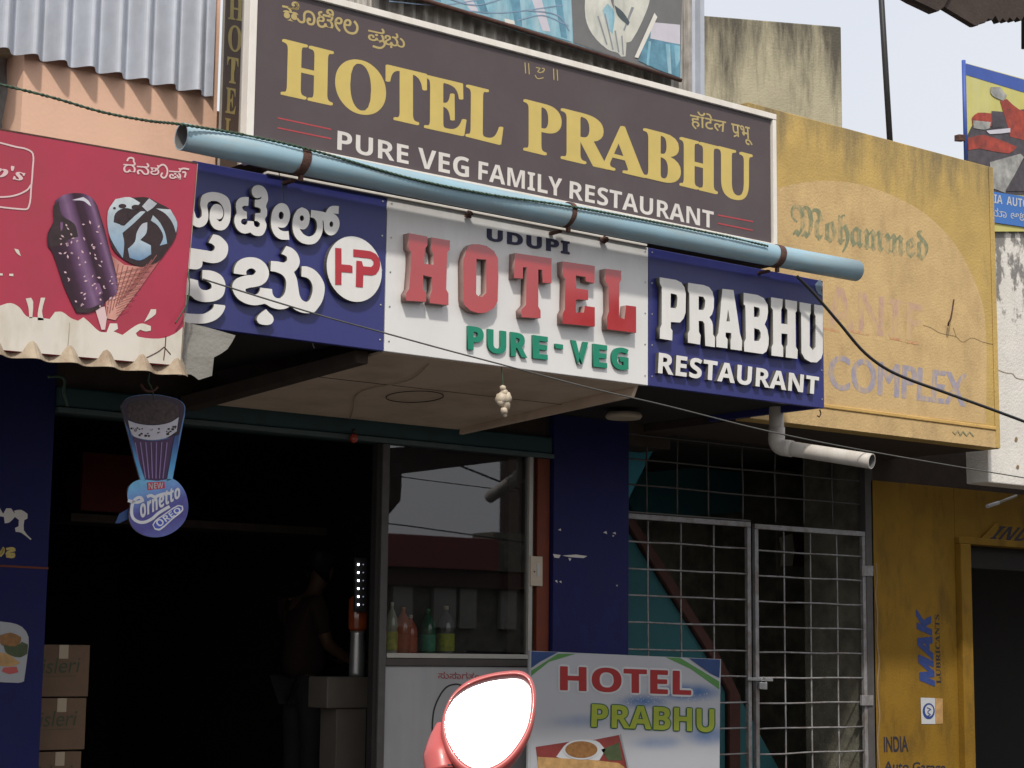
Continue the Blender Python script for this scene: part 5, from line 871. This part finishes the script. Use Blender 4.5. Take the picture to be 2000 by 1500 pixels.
# ------------------------------------------------------------------ navy column
nc = thing('navy_column', 'navy painted column between the red post and the grille gate', 'column', (7.5, YF, 0))
cx0, cx1 = P(1074.5, 1100, YF).x, P(1222, 1100, YF).x
box('shaft', cx0, cx1, YF - .03, YF + .3, .12, 2.93, M['navy_wall'], nc, .005)
fk = []
for l in [[(1090, 1035), (1095, 1032), (1096, 1037)], [(1178, 1040), (1184, 1037), (1186, 1043)], [(1196, 1041), (1202, 1039), (1203, 1044)], [(1080, 1082), (1095, 1084), (1092, 1090), (1083, 1089)], [(1098, 1085), (1125, 1083), (1147, 1086), (1140, 1090), (1112, 1088)], [(1084, 1134), (1088, 1133), (1089, 1139)], [(1092, 1136), (1096, 1134), (1097, 1139)], [(1203, 1143), (1206, 1142), (1206, 1146)], [(1110, 1090), (1116, 1091), (1113, 1096)], [(1196, 1045), (1200, 1046), (1197, 1049)]]: fk.append(l)
flat('paint_fleck', fk, YF - .032, M['offwhite'], nc)
lm = thing('ceiling_lamp', 'unlit flat round lamp under the canopy above the navy column', 'lamp', P(1218, 818, 1.0))
lathe('lamp_body', [(.10, 0), (.11, .015), (.10, .035), (.05, .04)], P(1218, 818, 1.0), M['switch'], lm)

# ------------------------------------------------------------------ grille gate
gt = thing('grille_gate', 'grey welded grille gate with two leaves and fixed grille above', 'gate', (8.8, YF, 0))
YG = YF + .02
def hbar(px0, px1, z, r=.006, parent=None, name='bar', dz=0.):
    a = P(px0, 1100, YG).x; b_ = P(px1, 1100, YG).x
    j_ = lambda: random.uniform(-.0035, .0035)
    return tube(name, crom([Vector((a + (b_ - a) * t, YG + (j_() if 0 < t < 1 else 0), z + dz * t + (j_() if 0 < t < 1 else 0))) for t in (0, .22, .41, .63, .8, 1)], 2), r, M['gate'], parent or gt, 6)
def vbar(px, z0, z1, r=.006, y=YG + .012, name='bar', mm='gate', parent=None):
    x = P(px, 1100, y).x; j_ = lambda: random.uniform(-.004, .004)
    return tube(name, crom([Vector((x + (j_() if 0 < t < 1 else 0), y, z0 + (z1 - z0) * t)) for t in (0, .2, .4, .6, .8, 1)], 2), r, M[mm], parent or gt, 6)
zt_g = P(1323, 1009, YG).z; ztop = 2.93
fxg = thing; tr_ = mesh('transom_grille', bv(P(1222, 1100, YG).x, P(1464, 1100, YG).x, YG - .012, YG + .012, zt_g + .002, zt_g + .012), BF, M['gate_d'], gt)
for px_ in (1263, 1323, 1384, 1451, 1515, 1571, 1627): vbar(px_, zt_g + .012, ztop, .006, mm='gate_d', parent=tr_)
for x, y in ((1323, 858), (1384, 911), (1384, 959.6)): o = hbar(1210, 1680, P(x, y, YG).z, .006, tr_); o.data.materials[0] = M['gate_d']
def leaf(pxa, pxb, verts, cut_left=False, dz=0.):
    xa_ = P(pxa, 1100, YG).x; xb_ = P(pxb, 1100, YG).x
    fr_ = box('leaf_top_rail', xa_, xb_, YG - .015, YG + .015, zt_g - .035 + dz, zt_g + dz - .002, M['gate'], gt, .003)
    box('leaf_stile', xb_ - .032, xb_, YG - .014, YG + .014, .2, zt_g - .036 + dz, M['gate'], fr_, .003)
    if not cut_left: box('leaf_stile', xa_, xa_ + .032, YG - .014, YG + .014, .2, zt_g - .036 + dz, M['gate'], fr_, .003)
    for px_ in verts: vbar(px_, .2, zt_g - .036 + dz, parent=fr_)
    for k in range(14):
        y_ = 1062.6 + 51.7 * k; z_ = P(1323, y_, YG).z + dz
        if z_ < .2: break
        hbar(pxa + (6 if not cut_left else 0), pxb - 6, z_, parent=fr_)
leaf(1205, 1464, (1265.6, 1330, 1394), True)
leaf(1472, 1688, (1531, 1583, 1634), dz=-.008)
xj0, xj1 = P(1686, 1000, YG).x, P(1701, 1000, YG).x
box('jamb', xj0, xj1, YG - .02, YG + .04, .12, ztop, M['gate_d'], gt, .003)
for y_ in (1115, 1368): quadbox('hinge', [(1684, y_ + 10), (1706, y_ + 10), (1706, y_ - 10), (1684, y_ - 10)], YG - .03, .02, M['gate'], gt, .002)
lk = thing('padlock', 'steel padlock hanging on the gate latch', 'padlock', P(1492, 1335, YG - .04))
quadbox('lock_body', [(1484, 1346), (1499, 1347), (1499, 1333), (1484, 1332)], YG - .05, .02, M['steel'], lk, .004)
tube('shackle', [P(1487, 1334, YG - .04), P(1487, 1326, YG - .04), P(1491, 1322, YG - .04), P(1496, 1326, YG - .04), P(1496, 1334, YG - .04)], .003, M['steel'], lk, 6)
quadbox('latch', [(1461, 1329), (1510, 1331), (1510, 1325), (1461, 1323)], YG - .035, .012, M['steel'], gt, .002)
# stairwell behind the gate
sw_ = thing('stairwell', 'teal and grimy stairwell behind the grille gate with a sloping red brown stringer', 'staircase', (9, 3, 0))
box('back_wall', cx1 - .1, 11.0, 3.6, 3.7, 0, 3.3, M['mould'], sw_, 0)
box('side_wall', 10.9, 11.0, YF + .3, 3.6, 0, 3.3, M['mould'], sw_, 0)
box('jamb_reveal', P(1703, 1100, YF).x - .03, P(1703, 1100, YF).x - .004, YF + .065, YF + .6, 0, 3.3, M['mould'], sw_, 0)
box('ceiling', 7.3, 10.9, YF + .2, 3.6, 2.96, 3.0, M['black'], sw_, 0)
solid('teal_wall', [[(1180, 960), (1228, 1010), (1300, 1125), (1395, 1275), (1450, 1372), (1520, 1500), (1540, 1560), (1100, 1560), (1100, 960)]], 2.35, .08, M['teal_wall'], sw_)
solid('landing_underside', [[(1180, 862), (1222, 857), (1294, 848), (1262, 905), (1222, 985), (1180, 1010)]], 2.1, .06, M['lit_cyan'], sw_)  # brighter cyan: the light on this piece is put into its colour
solid('upper_teal_wall', [[(1215, 760), (1462, 790), (1455, 1000), (1300, 1010), (1240, 1000), (1215, 960)]], 3.5, .05, M['teal_wall'], sw_)
solid('stringer', [[(1226, 994), (1236, 1010), (1302, 1112), (1398, 1266), (1430, 1325), (1446, 1360), (1446, 1560), (1426, 1560), (1426, 1352), (1386, 1276), (1292, 1126), (1224, 1018)]], 2.3, .06, M['stair_brown'], sw_)
pn = thing('pasted_notice', 'torn pale notice stuck on the grimy wall behind the right gate leaf', 'notice', P(1540, 1075, 2.8))
solid('paper', [[(1522, 1050), (1548, 1042), (1552, 1075), (1548, 1105), (1524, 1106), (1527, 1080)]], 2.8, .002, M['paper'], pn)
solid('panel', [[(1553, 1040), (1582, 1045), (1582, 1105), (1553, 1106)]], 2.81, .02, M['stair_brown'], pn)
box('mount_board', P(1518, 1100, 2.84).x, P(1600, 1100, 2.84).x, 2.84, 2.86, P(1540, 1180, 2.84).z, P(1540, 920, 2.84).z, M['mould'], pn, 0)

# white outlet pipe
wp = thing('white_drain_pipe', 'short dirty white drain pipe with elbow below the right blue panel', 'pipe', P(1515, 850, .35))
YW = .35; A = P(1517, 790, YW); B = P(1517, 872, YW); C_ = P(1706, 903, YW); C_.z = B.z - .012; RW = .043
A = Vector((B.x, YW, 2.96))
E_ = P(1703, 901, -.22); dE = (E_ - B).normalized()
bend = [Vector((B.x, YW, B.z + .07)), Vector((B.x, YW, B.z + .035)), B + Vector((0, 0, .012)) + dE * .010, B + dE * .035, B + dE * .07]
tube('down_pipe', [A, bend[0]], RW, M['pvc_white'], wp, 24, caps=False); tube('elbow', [bend[0] + Vector((0, 0, .04))] + crom(bend, 4) + [bend[-1] + dE * .03], RW + .005, M['pvc_white'], wp, 24)
hollow('outlet_pipe', bend[-1], E_, RW, RW - .005, M['pvc_white'], M['pipe_in'], wp, 28)

# ------------------------------------------------------------------ hotel poster board
pb = thing('poster_board', 'printed poster board with red and lime hotel name leaning before the gate', 'poster board', P(1220, 1500, 1.2))
YQ = 1.2
quadbox('board', [(1030, 1640), (1401, 1640), (1408.5, 1287.5), (1035, 1271)], YQ, .02, M['p_white'], pb, .002)
Kp = lambda l: zp(l, 740, 1240, 2.857)
def pf(nm, lps, k, mm, sm=0): return flat(nm, [Kp(l) for l in lps], YQ - .0012 * k, M[mm], pb, sm)
M['p_wash'] = wash_mat()
pf('blue_wash', [[(852, 185), (1100, 105), (1600, 126), (1905, 240), (1898, 1100), (845, 1100)]], 1, 'p_wash')
pf('green_stripe', [[(850, 200), (1000, 105), (1100, 105), (950, 150), (850, 230)], [(1600, 125), (1680, 128), (1900, 260), (1900, 305), (1740, 190)]], 2, 'p_green')
pf('corner', [[(852, 92), (1000, 97), (900, 150), (850, 185)], [(1730, 130), (1905, 138), (1900, 240), (1850, 215)]], 3, 'p_navy')
pf('picture_ground', [[(875, 625), (1060, 597), (1180, 590), (1340, 558), (1385, 745), (890, 745)]], 2, 'p_maroon')
pf('picture_napkin', [[(990, 680), (1060, 600), (1210, 590), (1265, 640), (1230, 700), (1050, 700)]], 3, 'p_pure', 3)
pf('picture_greens', [[(1240, 640), (1340, 600), (1360, 700), (1280, 700)]], 3, 'p_olive', 3)
pf('picture_table', [[(885, 680), (1050, 690), (1340, 715), (1385, 760), (890, 800)]], 4, 'p_tan', 2)
pf('bowl_rim', [ell(1130, 640, 102, 56, 28)], 5, 'p_pure'); pf('bowl_soup', [ell(1130, 640, 90, 47, 28)], 6, 'p_soup')
pf('picture_edge', [[(1345, 555), (1352, 555), (1395, 745), (1385, 745)]], 5, 'p_grey')
text('white_outline', SAN('HOTEL'), [(1095, 1301), (1349, 1311), (1349, 1357.5), (1095, 1348)], YQ - .0035, M['p_pure'], pb, fat=(5, 4.5))
text('red_lettering', SAN('HOTEL'), [(1095, 1301), (1349, 1311), (1349, 1357.5), (1095, 1348)], YQ - .0056, M['p_red'], pb, fat=1.2)
text('dark_outline', SAN('PRABHU'), [(1156.5, 1375.5), (1394.5, 1385.5), (1394.5, 1430), (1155.5, 1419.5)], YQ - .0045, M['p_dkgreen'], pb, fat=(2.8, 2.6))
text('lime_lettering', SAN('PRABHU'), [(1156.5, 1375.5), (1394.5, 1385.5), (1394.5, 1430), (1155.5, 1419.5)], YQ - .0062, M['p_lime'], pb, fat=(.7, .6))
fl = []
for k in range(60):
    x = random.uniform(1350, 1890); y = random.uniform(330, 385) + (x - 1600) * -.02; fl.append(Kp([(x - 2.5, y), (x, y - 2.5), (x + 2.5, y), (x, y + 2.5)]))
flat('sparkle', fl, YQ - .0035, M['p_pure'], pb)

# ------------------------------------------------------------------ ochre parapet and building at right
YY = .6
oc = thing('ochre_building', 'ochre plastered building at right with faded painted name on its parapet', 'building', (9.3, YY, 0))
ex = P(1952, 877, YY).x; et = P(1925, 323, YY).z; eb = 2.888; ex0 = 8.0
box('parapet', ex0, ex, YY, YY + .12, eb, et, M['ywall'], oc, .006)
arc = [(1460, 395), (1517, 368), (1600, 353), (1680, 360), (1750, 385), (1810, 420), (1860, 470), (1900, 540), (1924, 620), (1926, 828), (1470, 778)]
flat('painted_field', [arc], YY - .0006, M['ywall2'], oc, 3)
tri = lambda z: z
box('moulding', ex0, ex - .045, YY - .016, YY - .003, P(1935, 836, YY).z - .012, P(1935, 836, YY).z + .012, M['ytrim'], oc, .005)
box('border_strip', ex - .045, ex + .001, YY - .008, YY - .003, eb + .004, et - .004, M['ywall'], oc, .003)
box('lower_band', ex0, ex - .047, YY - .008, YY - .003, eb + .003, P(1935, 836, YY).z - .014, M['ywall2'], oc, .002)
text('faded_lettering', FRA('Mohammed'), [(1545, 396), (1813, 452), (1812, 524), (1545, 474)], YY - .0011, M['faded_green'], oc, fat=.8)
text('faded_lettering', SAN('ANIF'), [(1612, 555), (1803, 596), (1800, 668), (1615, 640)], YY - .0011, M['faded_pink'], oc)
strokes('faded_underline', [[(1600, 640), (1640, 648)], [(1662, 647), (1697, 654)], [(1738, 660), (1766, 666)], [(1768, 667), (1796, 672)]], 4, YY - .0012, M['faded_orange'], oc)
text('faded_lettering', 'COMPLEX', [(1620, 692), (1888, 731), (1884, 794), (1620, 759)], YY - .0011, M['faded_blue'], oc, fat=2.0)
strokes('tiny_lettering', [[(1861, 842), (1866, 848), (1871, 840), (1876, 850), (1881, 842), (1888, 851), (1894, 843), (1902, 852)]], 2.2, YY - .012, M['faded_green'], oc)
strokes('crack', [[(1802, 635), (1818, 640), (1835, 650), (1852, 654), (1868, 658), (1880, 668), (1898, 660), (1920, 668), (1948, 674)], [(1868, 658), (1862, 640)]], 1.0, YY - .0018, M['crack'], oc)
cable('bent_nail', [P(1852, 636, YY - .01), P(1853, 630, YY - .05), P(1857, 622, YY - .06), P(1860, 605, YY - .06), P(1863, 585, YY - .06)], .006, M['rust'], 'rusty bent rod sticking out of the ochre parapet', 'nail', 6)
cable('small_hook', [P(1601, 800, .02), P(1603, 808, .02), P(1600, 814, .02), P(1596, 812, .02)], .004, M['rust'], 'little hook under the right blue panel corner', 'hook', 5)
box('soffit', ex0, ex, YY + .122, YF + .3, eb - .0, eb + .1, M['dark_timber'], oc, 0)
# lower yellow wall
wx0 = P(1703, 1100, YF).x; wx1 = P(1866, 1100, YF).x; zW = P(1750, 942, YF).z
box('lower_wall', wx0, wx1, YF, YF + .25, .1, zW, M['ylow'], oc, .004)
box('wall_head', wx0 - .02, 15, YF + .01, YF + .25, zW + .001, 3.4, M['dark_timber'], oc, 0)
dx0 = P(1873, 1100, YF - .03).x; dx1 = P(1893, 1100, YF - .03).x; zd = P(1895, 1064, YF).z
box('door_surround', dx0, dx1, YF - .05, YF + .2, .1, zd, M['ylow'], oc, .006)
box('pilaster_joint', wx1 + .001, dx0 - .001, YF + .03, YF + .2, .1, zd, M['ytrim'], oc, 0)
box('door_head', wx1 + .001, 13.5, YF - .04, YF + .2, zd + .001, zd + .05, M['ylow'], oc, .005)
box('head_wall', wx1 + .001, 13.5, YF + .0, YF + .2, zd + .051, zW, M['ylow'], oc, 0)
solid('name_panel', [[(1912, 1056), (1948, 1022), (2060, 1030), (2060, 1064)]], YF - .03, .02, M['ylow'], oc)
text('door_lettering', SAN('INDIA'), [(1945, 1027), (2055, 1034), (2050, 1060), (1940, 1054)], YF - .033, M['paint_black'], oc, shear=.15)
box('room', wx1 + .1, 26, 4.4, 4.5, 0, 3, M['black'], oc, 0); box('room_side', wx1 - .05, wx1 - .01, YF + .26, 4.4, 0, 3, M['black'], oc, 0); box('room_ceiling', wx1, 26, YF + .26, 4.4, 2.8, 2.9, M['black'], oc, 0)
box('door_shutter', dx1 + .002, 13.5, YF + .08, YF + .2, zd - .16, zd - .002, M['black'], oc, 0)
Km = lambda l: zp(l, 1660, 840, 2.2735)
text('blue_lettering', SAN('MAK'), Km([(312, 1120), (296, 812), (358, 818), (375, 1122)]), YF - .002, M['mak_blue'], oc, fat=(1.2, 2.0), shear=.08)
text('black_lettering', SER('LUBRICANTS'), Km([(385, 1125), (376, 818), (397, 820), (405, 1125)]), YF - .002, M['paint_black'], oc)
flat('sticker', [Km([(314, 1188), (378, 1190), (380, 1305), (318, 1305)])], YF - .003, M['p_pure'], oc); flat('sticker_band', [Km([(379, 1190), (412, 1192), (413, 1303), (381, 1305)])], YF - .003, M['p_tan'], oc)
flat('sticker_ring', [Km(ell(350, 1248, 27, 36, 24)), Km(ell(352, 1245, 19, 26, 24))], YF - .0042, M['mak_blue'], oc, hole=True); strokes('sticker_mark', [Km([(342, 1232), (360, 1240), (346, 1252), (358, 1264), (345, 1270)])], 1.8, YF - .0045, M['mak_blue'], oc)
text('painted_lettering', 'INDIA', Km([(150, 1362), (256, 1358), (260, 1428), (152, 1430)]), YF - .002, M['paint_black'], oc, off=.02)
text('painted_lettering', 'Auto Garage', Km([(152, 1470), (425, 1478), (425, 1530), (152, 1524)]), YF - .002, M['paint_black'], oc, off=.02)
crk = [(1711, 1100), (1713, 1130), (1710, 1160), (1714, 1200), (1713, 1250), (1717, 1290), (1714, 1340), (1718, 1400), (1714, 1450), (1718, 1500)]
strokes('broken_edge', [crk], 3, YF - .003, M['crack'], oc)
tl_ = thing('tube_light', 'pale tube light fitting tilted under the right end of the ochre parapet', 'lamp', P(1950, 985, 1.2))
tube('tube', [P(1928, 989, 1.2), P(1950, 982, 1.2)], .014, M['p_pure'], tl_, 10); tube('bracket', [P(1950, 982, 1.2), P(1985, 968, 1.2)], .010, M['alu'], tl_, 8)

# whitewashed pillar
wpz = thing('whitewashed_wall', 'peeling whitewashed wall at the right picture edge beside the ochre parapet', 'wall', (10.9, .8, 0))
box('wall', P(1931, 920, .76).x, 14.5, .76, .95, P(1931, 942, .76).z, P(1945, 425, .76).z + .05, M['peeling'], wpz, .008)
strokes('crack', [[(1948, 722), (1965, 728), (1978, 730), (1985, 738), (2005, 742)]], 1.1, .757, M['crack'], wpz)
flat('hole', [ell(1985, 858, 3, 5, 8), ell(1988, 912, 3, 4, 8)], .756, M['crack'], wpz)
# pale stained wall beyond
d1 = P(1375, 30, 2.6); zz = d1.z; d2 = PZ(1643, 52, zz)
if (d2 - CAM).length > 40 or d2.y < 0: d2 = P(1643, 52, 3.6)
bwv = Vector((d2.x - d1.x, d2.y - d1.y, 0)).normalized(); nb = Vector((-bwv.y, bwv.x, 0))
if nb.y < 0: nb = -nb
e1 = d1 - bwv * .6; sb_ = thing('stained_wall_block', 'pale plastered rooftop wall with black rain stains behind the ochre parapet', 'wall', (d1.x, d1.y, 3))
def col(p_, z): return Vector((p_.x, p_.y, z))
hexa('wall', [col(e1, 3.0), col(d2, 3.0), col(d2, zz), col(e1, zz)], [col(e1 + nb * .25, 3.0), col(d2 + nb * .25, 3.0), col(d2 + nb * .25, zz), col(e1 + nb * .25, zz)], M['pale_wall'], sb_, .01)
# steel pole
pA, pB = P(1739, 290, 1.3), P(1720, -25, 1.3)
po = tube('steel_pole', [pA - (pB - pA) * .5, pB + (pB - pA) * .5], .021, M['black_cable'], None, 10); tag(po, 'slim dark pole standing behind the ochre parapet against the sky', 'pole')

# vehicle poster
vp = thing('vehicle_poster', 'yellow and blue garage poster with red vehicle in a frame at upper right', 'poster', P(1900, 300, .74))
YV = .735
quadbox('sheet', [(1888, 452), (2080, 452), (2080, 176), (1882, 122)], YV, .012, M['bike_y'], vp, 0)
flat('blue_band', [[(1883, 123), (2080, 178), (2080, 205), (1883, 145)]], YV - .002, M['bike_b'], vp)
Kv = lambda l: zp(l, 1480, 0, 3.0)
for nm, l, mm, k in (('vehicle_shadow', [(1225, 800), (1300, 700), (1560, 640), (1700, 700), (1700, 1150), (1350, 1130), (1300, 960), (1230, 940)], 'bike_d', 1), ('vehicle_body', [(1420, 590), (1460, 580), (1530, 640), (1700, 700), (1700, 860), (1480, 800), (1450, 690)], 'bike_r', 2), ('vehicle_lamp', [(1255, 690), (1290, 660), (1370, 665), (1375, 690), (1370, 740), (1260, 735)], 'bike_r', 3), ('vehicle_lamp_rim', [(1262, 705), (1365, 715), (1360, 750), (1330, 760), (1265, 750)], 'bike_g', 4), ('vehicle_mirror', [(1365, 510), (1420, 510), (1460, 560), (1440, 590), (1390, 570), (1365, 545)], 'bike_g', 3), ('vehicle_dark_part', [(1370, 650), (1440, 655), (1445, 740), (1375, 750)], 'bike_d', 4), ('vehicle_fender', [(1230, 810), (1330, 790), (1520, 860), (1470, 900), (1300, 870), (1235, 880)], 'bike_r', 3), ('vehicle_wheel', [(1360, 950), (1540, 900), (1560, 920), (1450, 1130), (1370, 1100)], 'bike_g', 4), ('vehicle_wheel', [(1560, 930), (1700, 920), (1700, 1120), (1450, 1120)], 'bike_d', 5), ('handle', [(1340, 765), (1480, 750), (1480, 775), (1360, 785)], 'b_lav', 5)):
    flat(nm, [Kv(l)], YV - .002 - .0012 * k, M[mm], vp, 2)
flat('blue_footer', [[(1925, 372), (2080, 396), (2080, 455), (1925, 432)]], YV - .0095, M['bike_bb'], vp)
text('footer_lettering', SAN('INDIA'), [(1911, 374), (1958, 382), (1958, 399), (1911, 391)], YV - .011, M['p_pure'], vp)
text('footer_lettering', SAN('AUTO'), [(1966, 383), (2008, 390), (2008, 407), (1966, 400)], YV - .011, M['p_pure'], vp)
text('footer_lettering', 'ಯಾ', [(1932, 404), (1966, 409), (1966, 426), (1932, 421)], YV - .011, M['p_pure'], vp)
text('footer_lettering', 'ಆಟೋ', [(1974, 410), (2030, 416), (2030, 436), (1974, 428)], YV - .011, M['p_pure'], vp)
tube('frame_post', [P(1882, 118, YV - .01), P(1887, 330, YV - .01)], .014, M['bike_b'], vp, 8)
quadbox('frame_bracket', [(1873, 274), (1886, 275), (1886, 263), (1873, 262)], YV - .02, .04, M['rust'], vp, .002)

# near tin roof corner
tn = thing('tin_roof_corner', 'dark corner of a tin roof jutting in at the upper right of the sky', 'roof', P(1905, 20, -2.4))
solid('roof_board', [[(1740, -28), (1787, 0), (1833, 22), (1843, 14), (1890, -70), (1740, -70)]], -2.42, .05, M['dark_timber'], tn)
edge = [(1842, 12), (1905, 50)]
for k in range(9):
    x = 1905 + k * 14; y = 50 - (2.6 if k < 3 else 1.3) * k * 4 / (1 + .25 * k); edge += [(x + 5, y + (3 if k else 0)), (x + 11, y - 6)]
edge += [(2080, 0), (2080, -90), (1842, -90)]
solid('corrugated_sheet', [edge], -2.4, .03, M['dark_timber'], tn)
pk = tube('corner_post', [P(1999, -60, -2.3), P(1999, 95, -2.3)], .01, M['black_cable'], None, 8); tag(pk, 'thin black rod at the top right picture edge', 'rod')

# ------------------------------------------------------------------ scooter mirror, near the camera
mr_ = thing('scooter_mirror', 'coral red scooter mirror full of white sky, close to the camera', 'mirror', P(940, 1420, -5.3))
mc = P(945, 1410, -5.3); view = (mc - CAM).normalized(); refl = Vector((-.3, SUN.y, SUN.z * .95)).normalized(); nrm = (refl - view).normalized()
def PN(px, py, off=0.):
    r = ray(px, py); t = (mc + nrm * off - CAM).dot(nrm) / r.dot(nrm); return CAM + r * t
Ko = lambda l: zp(l, 740, 1240, 2.857)
rimo = crom([Vector((x, y, 0)) for x, y in Ko([(375, 395), (420, 320), (500, 255), (610, 218), (720, 201), (800, 203), (850, 240), (876, 320), (874, 420), (850, 530), (800, 630), (730, 715), (650, 770), (560, 790), (470, 765), (400, 690), (362, 600), (350, 490)])], 4, True)
rimi = crom([Vector((x, y, 0)) for x, y in Ko([(388, 405), (430, 338), (510, 285), (620, 245), (730, 230), (795, 235), (832, 268), (848, 330), (846, 420), (825, 515), (780, 600), (715, 680), (640, 730), (560, 745), (480, 715), (415, 640), (380, 560), (372, 480)])], 4, True)
n = len(rimo); back = -nrm; vs_ = []; cen = sum((PN(v.x, v.y) for v in rimo), Vector()) / n
rings = []
rings.append([PN(v.x, v.y, -.001) for v in rimi]); rings.append([PN(v.x, v.y, .006).lerp(PN(w2.x, w2.y, .006), .35) for v, w2 in zip(rimi, rimo)])
ro = [PN(v.x, v.y) for v in rimo]; rings.append([p_.copy() for p_ in ro])
for sc_, dp in ((1.01, .012), (.97, .026), (.85, .042), (.62, .054), (.3, .060)):
    rings.append([cen + (p_ - cen) * sc_ + back * dp for p_ in ro])
fs = []
for rg in rings: vs_ += rg
for i in range(len(rings) - 1):
    for k in range(n): fs.append((i * n + k, i * n + (k + 1) % n, (i + 1) * n + (k + 1) % n, (i + 1) * n + k))
vs_.append(cen + back * .061); fs += [((len(rings) - 1) * n + k, (len(rings) - 1) * n + (k + 1) % n, len(vs_) - 1) for k in range(n)]
mesh('housing', vs_, fs, M['scooter_red'], mr_, smooth=True)
mm_ = bpy.data.materials.new('mirror_glass'); mm_.use_nodes = True; b_ = mm_.node_tree.nodes['Principled BSDF']; b_.inputs['Metallic'].default_value = 1; b_.inputs['Base Color'].default_value = (.93, .94, .96, 1); b_.inputs['Roughness'].default_value = .12
cg_ = sum(rings[0], Vector()) / n
mesh('glass', rings[0] + [cg_ + nrm * .002], [(k, (k + 1) % n, n) for k in range(n)], mm_, mr_, smooth=True)
# neck that runs down to the stem
nk = [PN(*Ko([(345, 500)])[0], -.03), PN(*Ko([(335, 600)])[0], -.028), PN(*Ko([(345, 690)])[0], -.025), PN(*Ko([(360, 780)])[0], -.025)]
tube('neck', crom(nk, 5), .02, M['scooter_red'], mr_, 16, radii=[.006 + .016 * min(1, k / 9) for k in range(16)])
lathe('joint', [(.020, -.03), (.024, -.02), (.024, .012), (.016, .02)], PN(*Ko([(362, 775)])[0], -.03), M['blackp'], mr_)
st0 = PN(*Ko([(365, 790)])[0], -.03); tube('stem', crom([st0, st0 + Vector((-.01, 0, -.08)), st0 + Vector((-.03, .01, -.2)), st0 + Vector((-.06, .02, -.3))], 5), .006, M['blackp'], mr_, 10)

# ------------------------------------------------------------------ across the street (seen in the counter glass), and one added unseen block
ob = thing('opposite_shop', 'long low shop building with maroon fascia across the street', 'building', (18, -14, 0))
def PR(px, py): q = P(px, py, 17.0); return q.x, q.z          # what the counter glass mirrors
box('wall', -2, 60, -18, -14, 0, 2.9, M['mould'], ob, 0); box('fascia', -2, PR(945, 1100)[0], -13.98, -13.6, PR(850, 1112)[1], PR(850, 1050)[1], M['p_maroon'], ob, .01)
box('beam', -2, 60, -13.98, -13.8, PR(850, 1146)[1], PR(850, 1113)[1] - .01, M['stair_brown'], ob, 0)
box('upper_wall', PR(946, 1100)[0], 60, -14.3, -13.75, PR(850, 1112)[1], PR(980, 1042)[1], M['mould'], ob, 0)
for a, b_ in ((700, 730), (762, 800), (842, 885), (893, 925), (972, 1003), (1040, 1090)):
    box('shutter', PR(a, 1200)[0], PR(b_, 1200)[0], -13.98, -13.9, PR(850, 1226)[1], PR(850, 1147)[1], M['concrete'], ob, 0)
sa = thing('street_awning', 'dark tin street awning with a crooked down pipe, mirrored in the counter glass', 'awning', (10, -4, 2.9))
def PM(px, py, Yv): q = P(px, py, Yv); return Vector((q.x, 3.0 - Yv, q.z))     # point that the glass mirrors at this place
e = [PM(740, 931, 7.0), PM(783, 925, 7.0), PM(1012, 897, 7.0), PM(1100, 886, 7.0)]
hexa('valance', [e[0], e[3], e[3] + Vector((0, 0, .25)), e[0] + Vector((0, 0, .25))], [v + Vector((0, -.02, 0)) for v in (e[0], e[3], e[3] + Vector((0, 0, .25)), e[0] + Vector((0, 0, .25)))], M['dark_timber'], sa, 0)
hexa('awning_sheet', [e[0] + Vector((-.5, 0, .24)), e[3] + Vector((.5, 0, .24)), e[3] + Vector((.5, .01, .26)), e[0] + Vector((-.5, .01, .26))], [v + Vector((0, -2.4, .5)) for v in (e[0] + Vector((-.5, 0, .24)), e[3] + Vector((.5, 0, .24)), e[3] + Vector((.5, .01, .26)), e[0] + Vector((-.5, .01, .26)))], M['dark_timber'], sa, 0)
tube('down_pipe', [PM(776, 905, 7.02), PM(775, 950, 7.02), PM(774, 972, 7.02), PM(748, 1002, 7.02)], .06, M['dark_timber'], sa, 10)
cable('street_wire', [PM(890, 905, 9), PM(1010, 952, 9), PM(1200, 1020, 9)], .012, M['black_cable'], 'dark wire over the street mirrored in the counter glass', 'wire')
cable('far_wire', [PM(700, 1020, 9), PM(765, 1023, 9), PM(870, 1037, 9), PM(1100, 1070, 9)], .008, M['black_cable'], 'thin low wire over the street mirrored in the counter glass', 'wire')
xq = P(1097, 565, 60).x; zq = P(1097, 565, 60).z  # unseen block, added so the lower red letters mirror something dark
db = thing('added_dark_block', 'tall dark unseen block added to darken the reflection in the red letters', 'building', (xq + 30, -61, 0))
box('wall', xq, xq + 80, -61.5, -60, 0, zq, M['dark_timber'], db, 0)
for k in range(7):
    for r_ in range(4): box('window', xq + 3 + k * 7, xq + 6 + k * 7, -59.98, -59.9, 3 + r_ * 4, 5.5 + r_ * 4, M['alu'], db, 0)
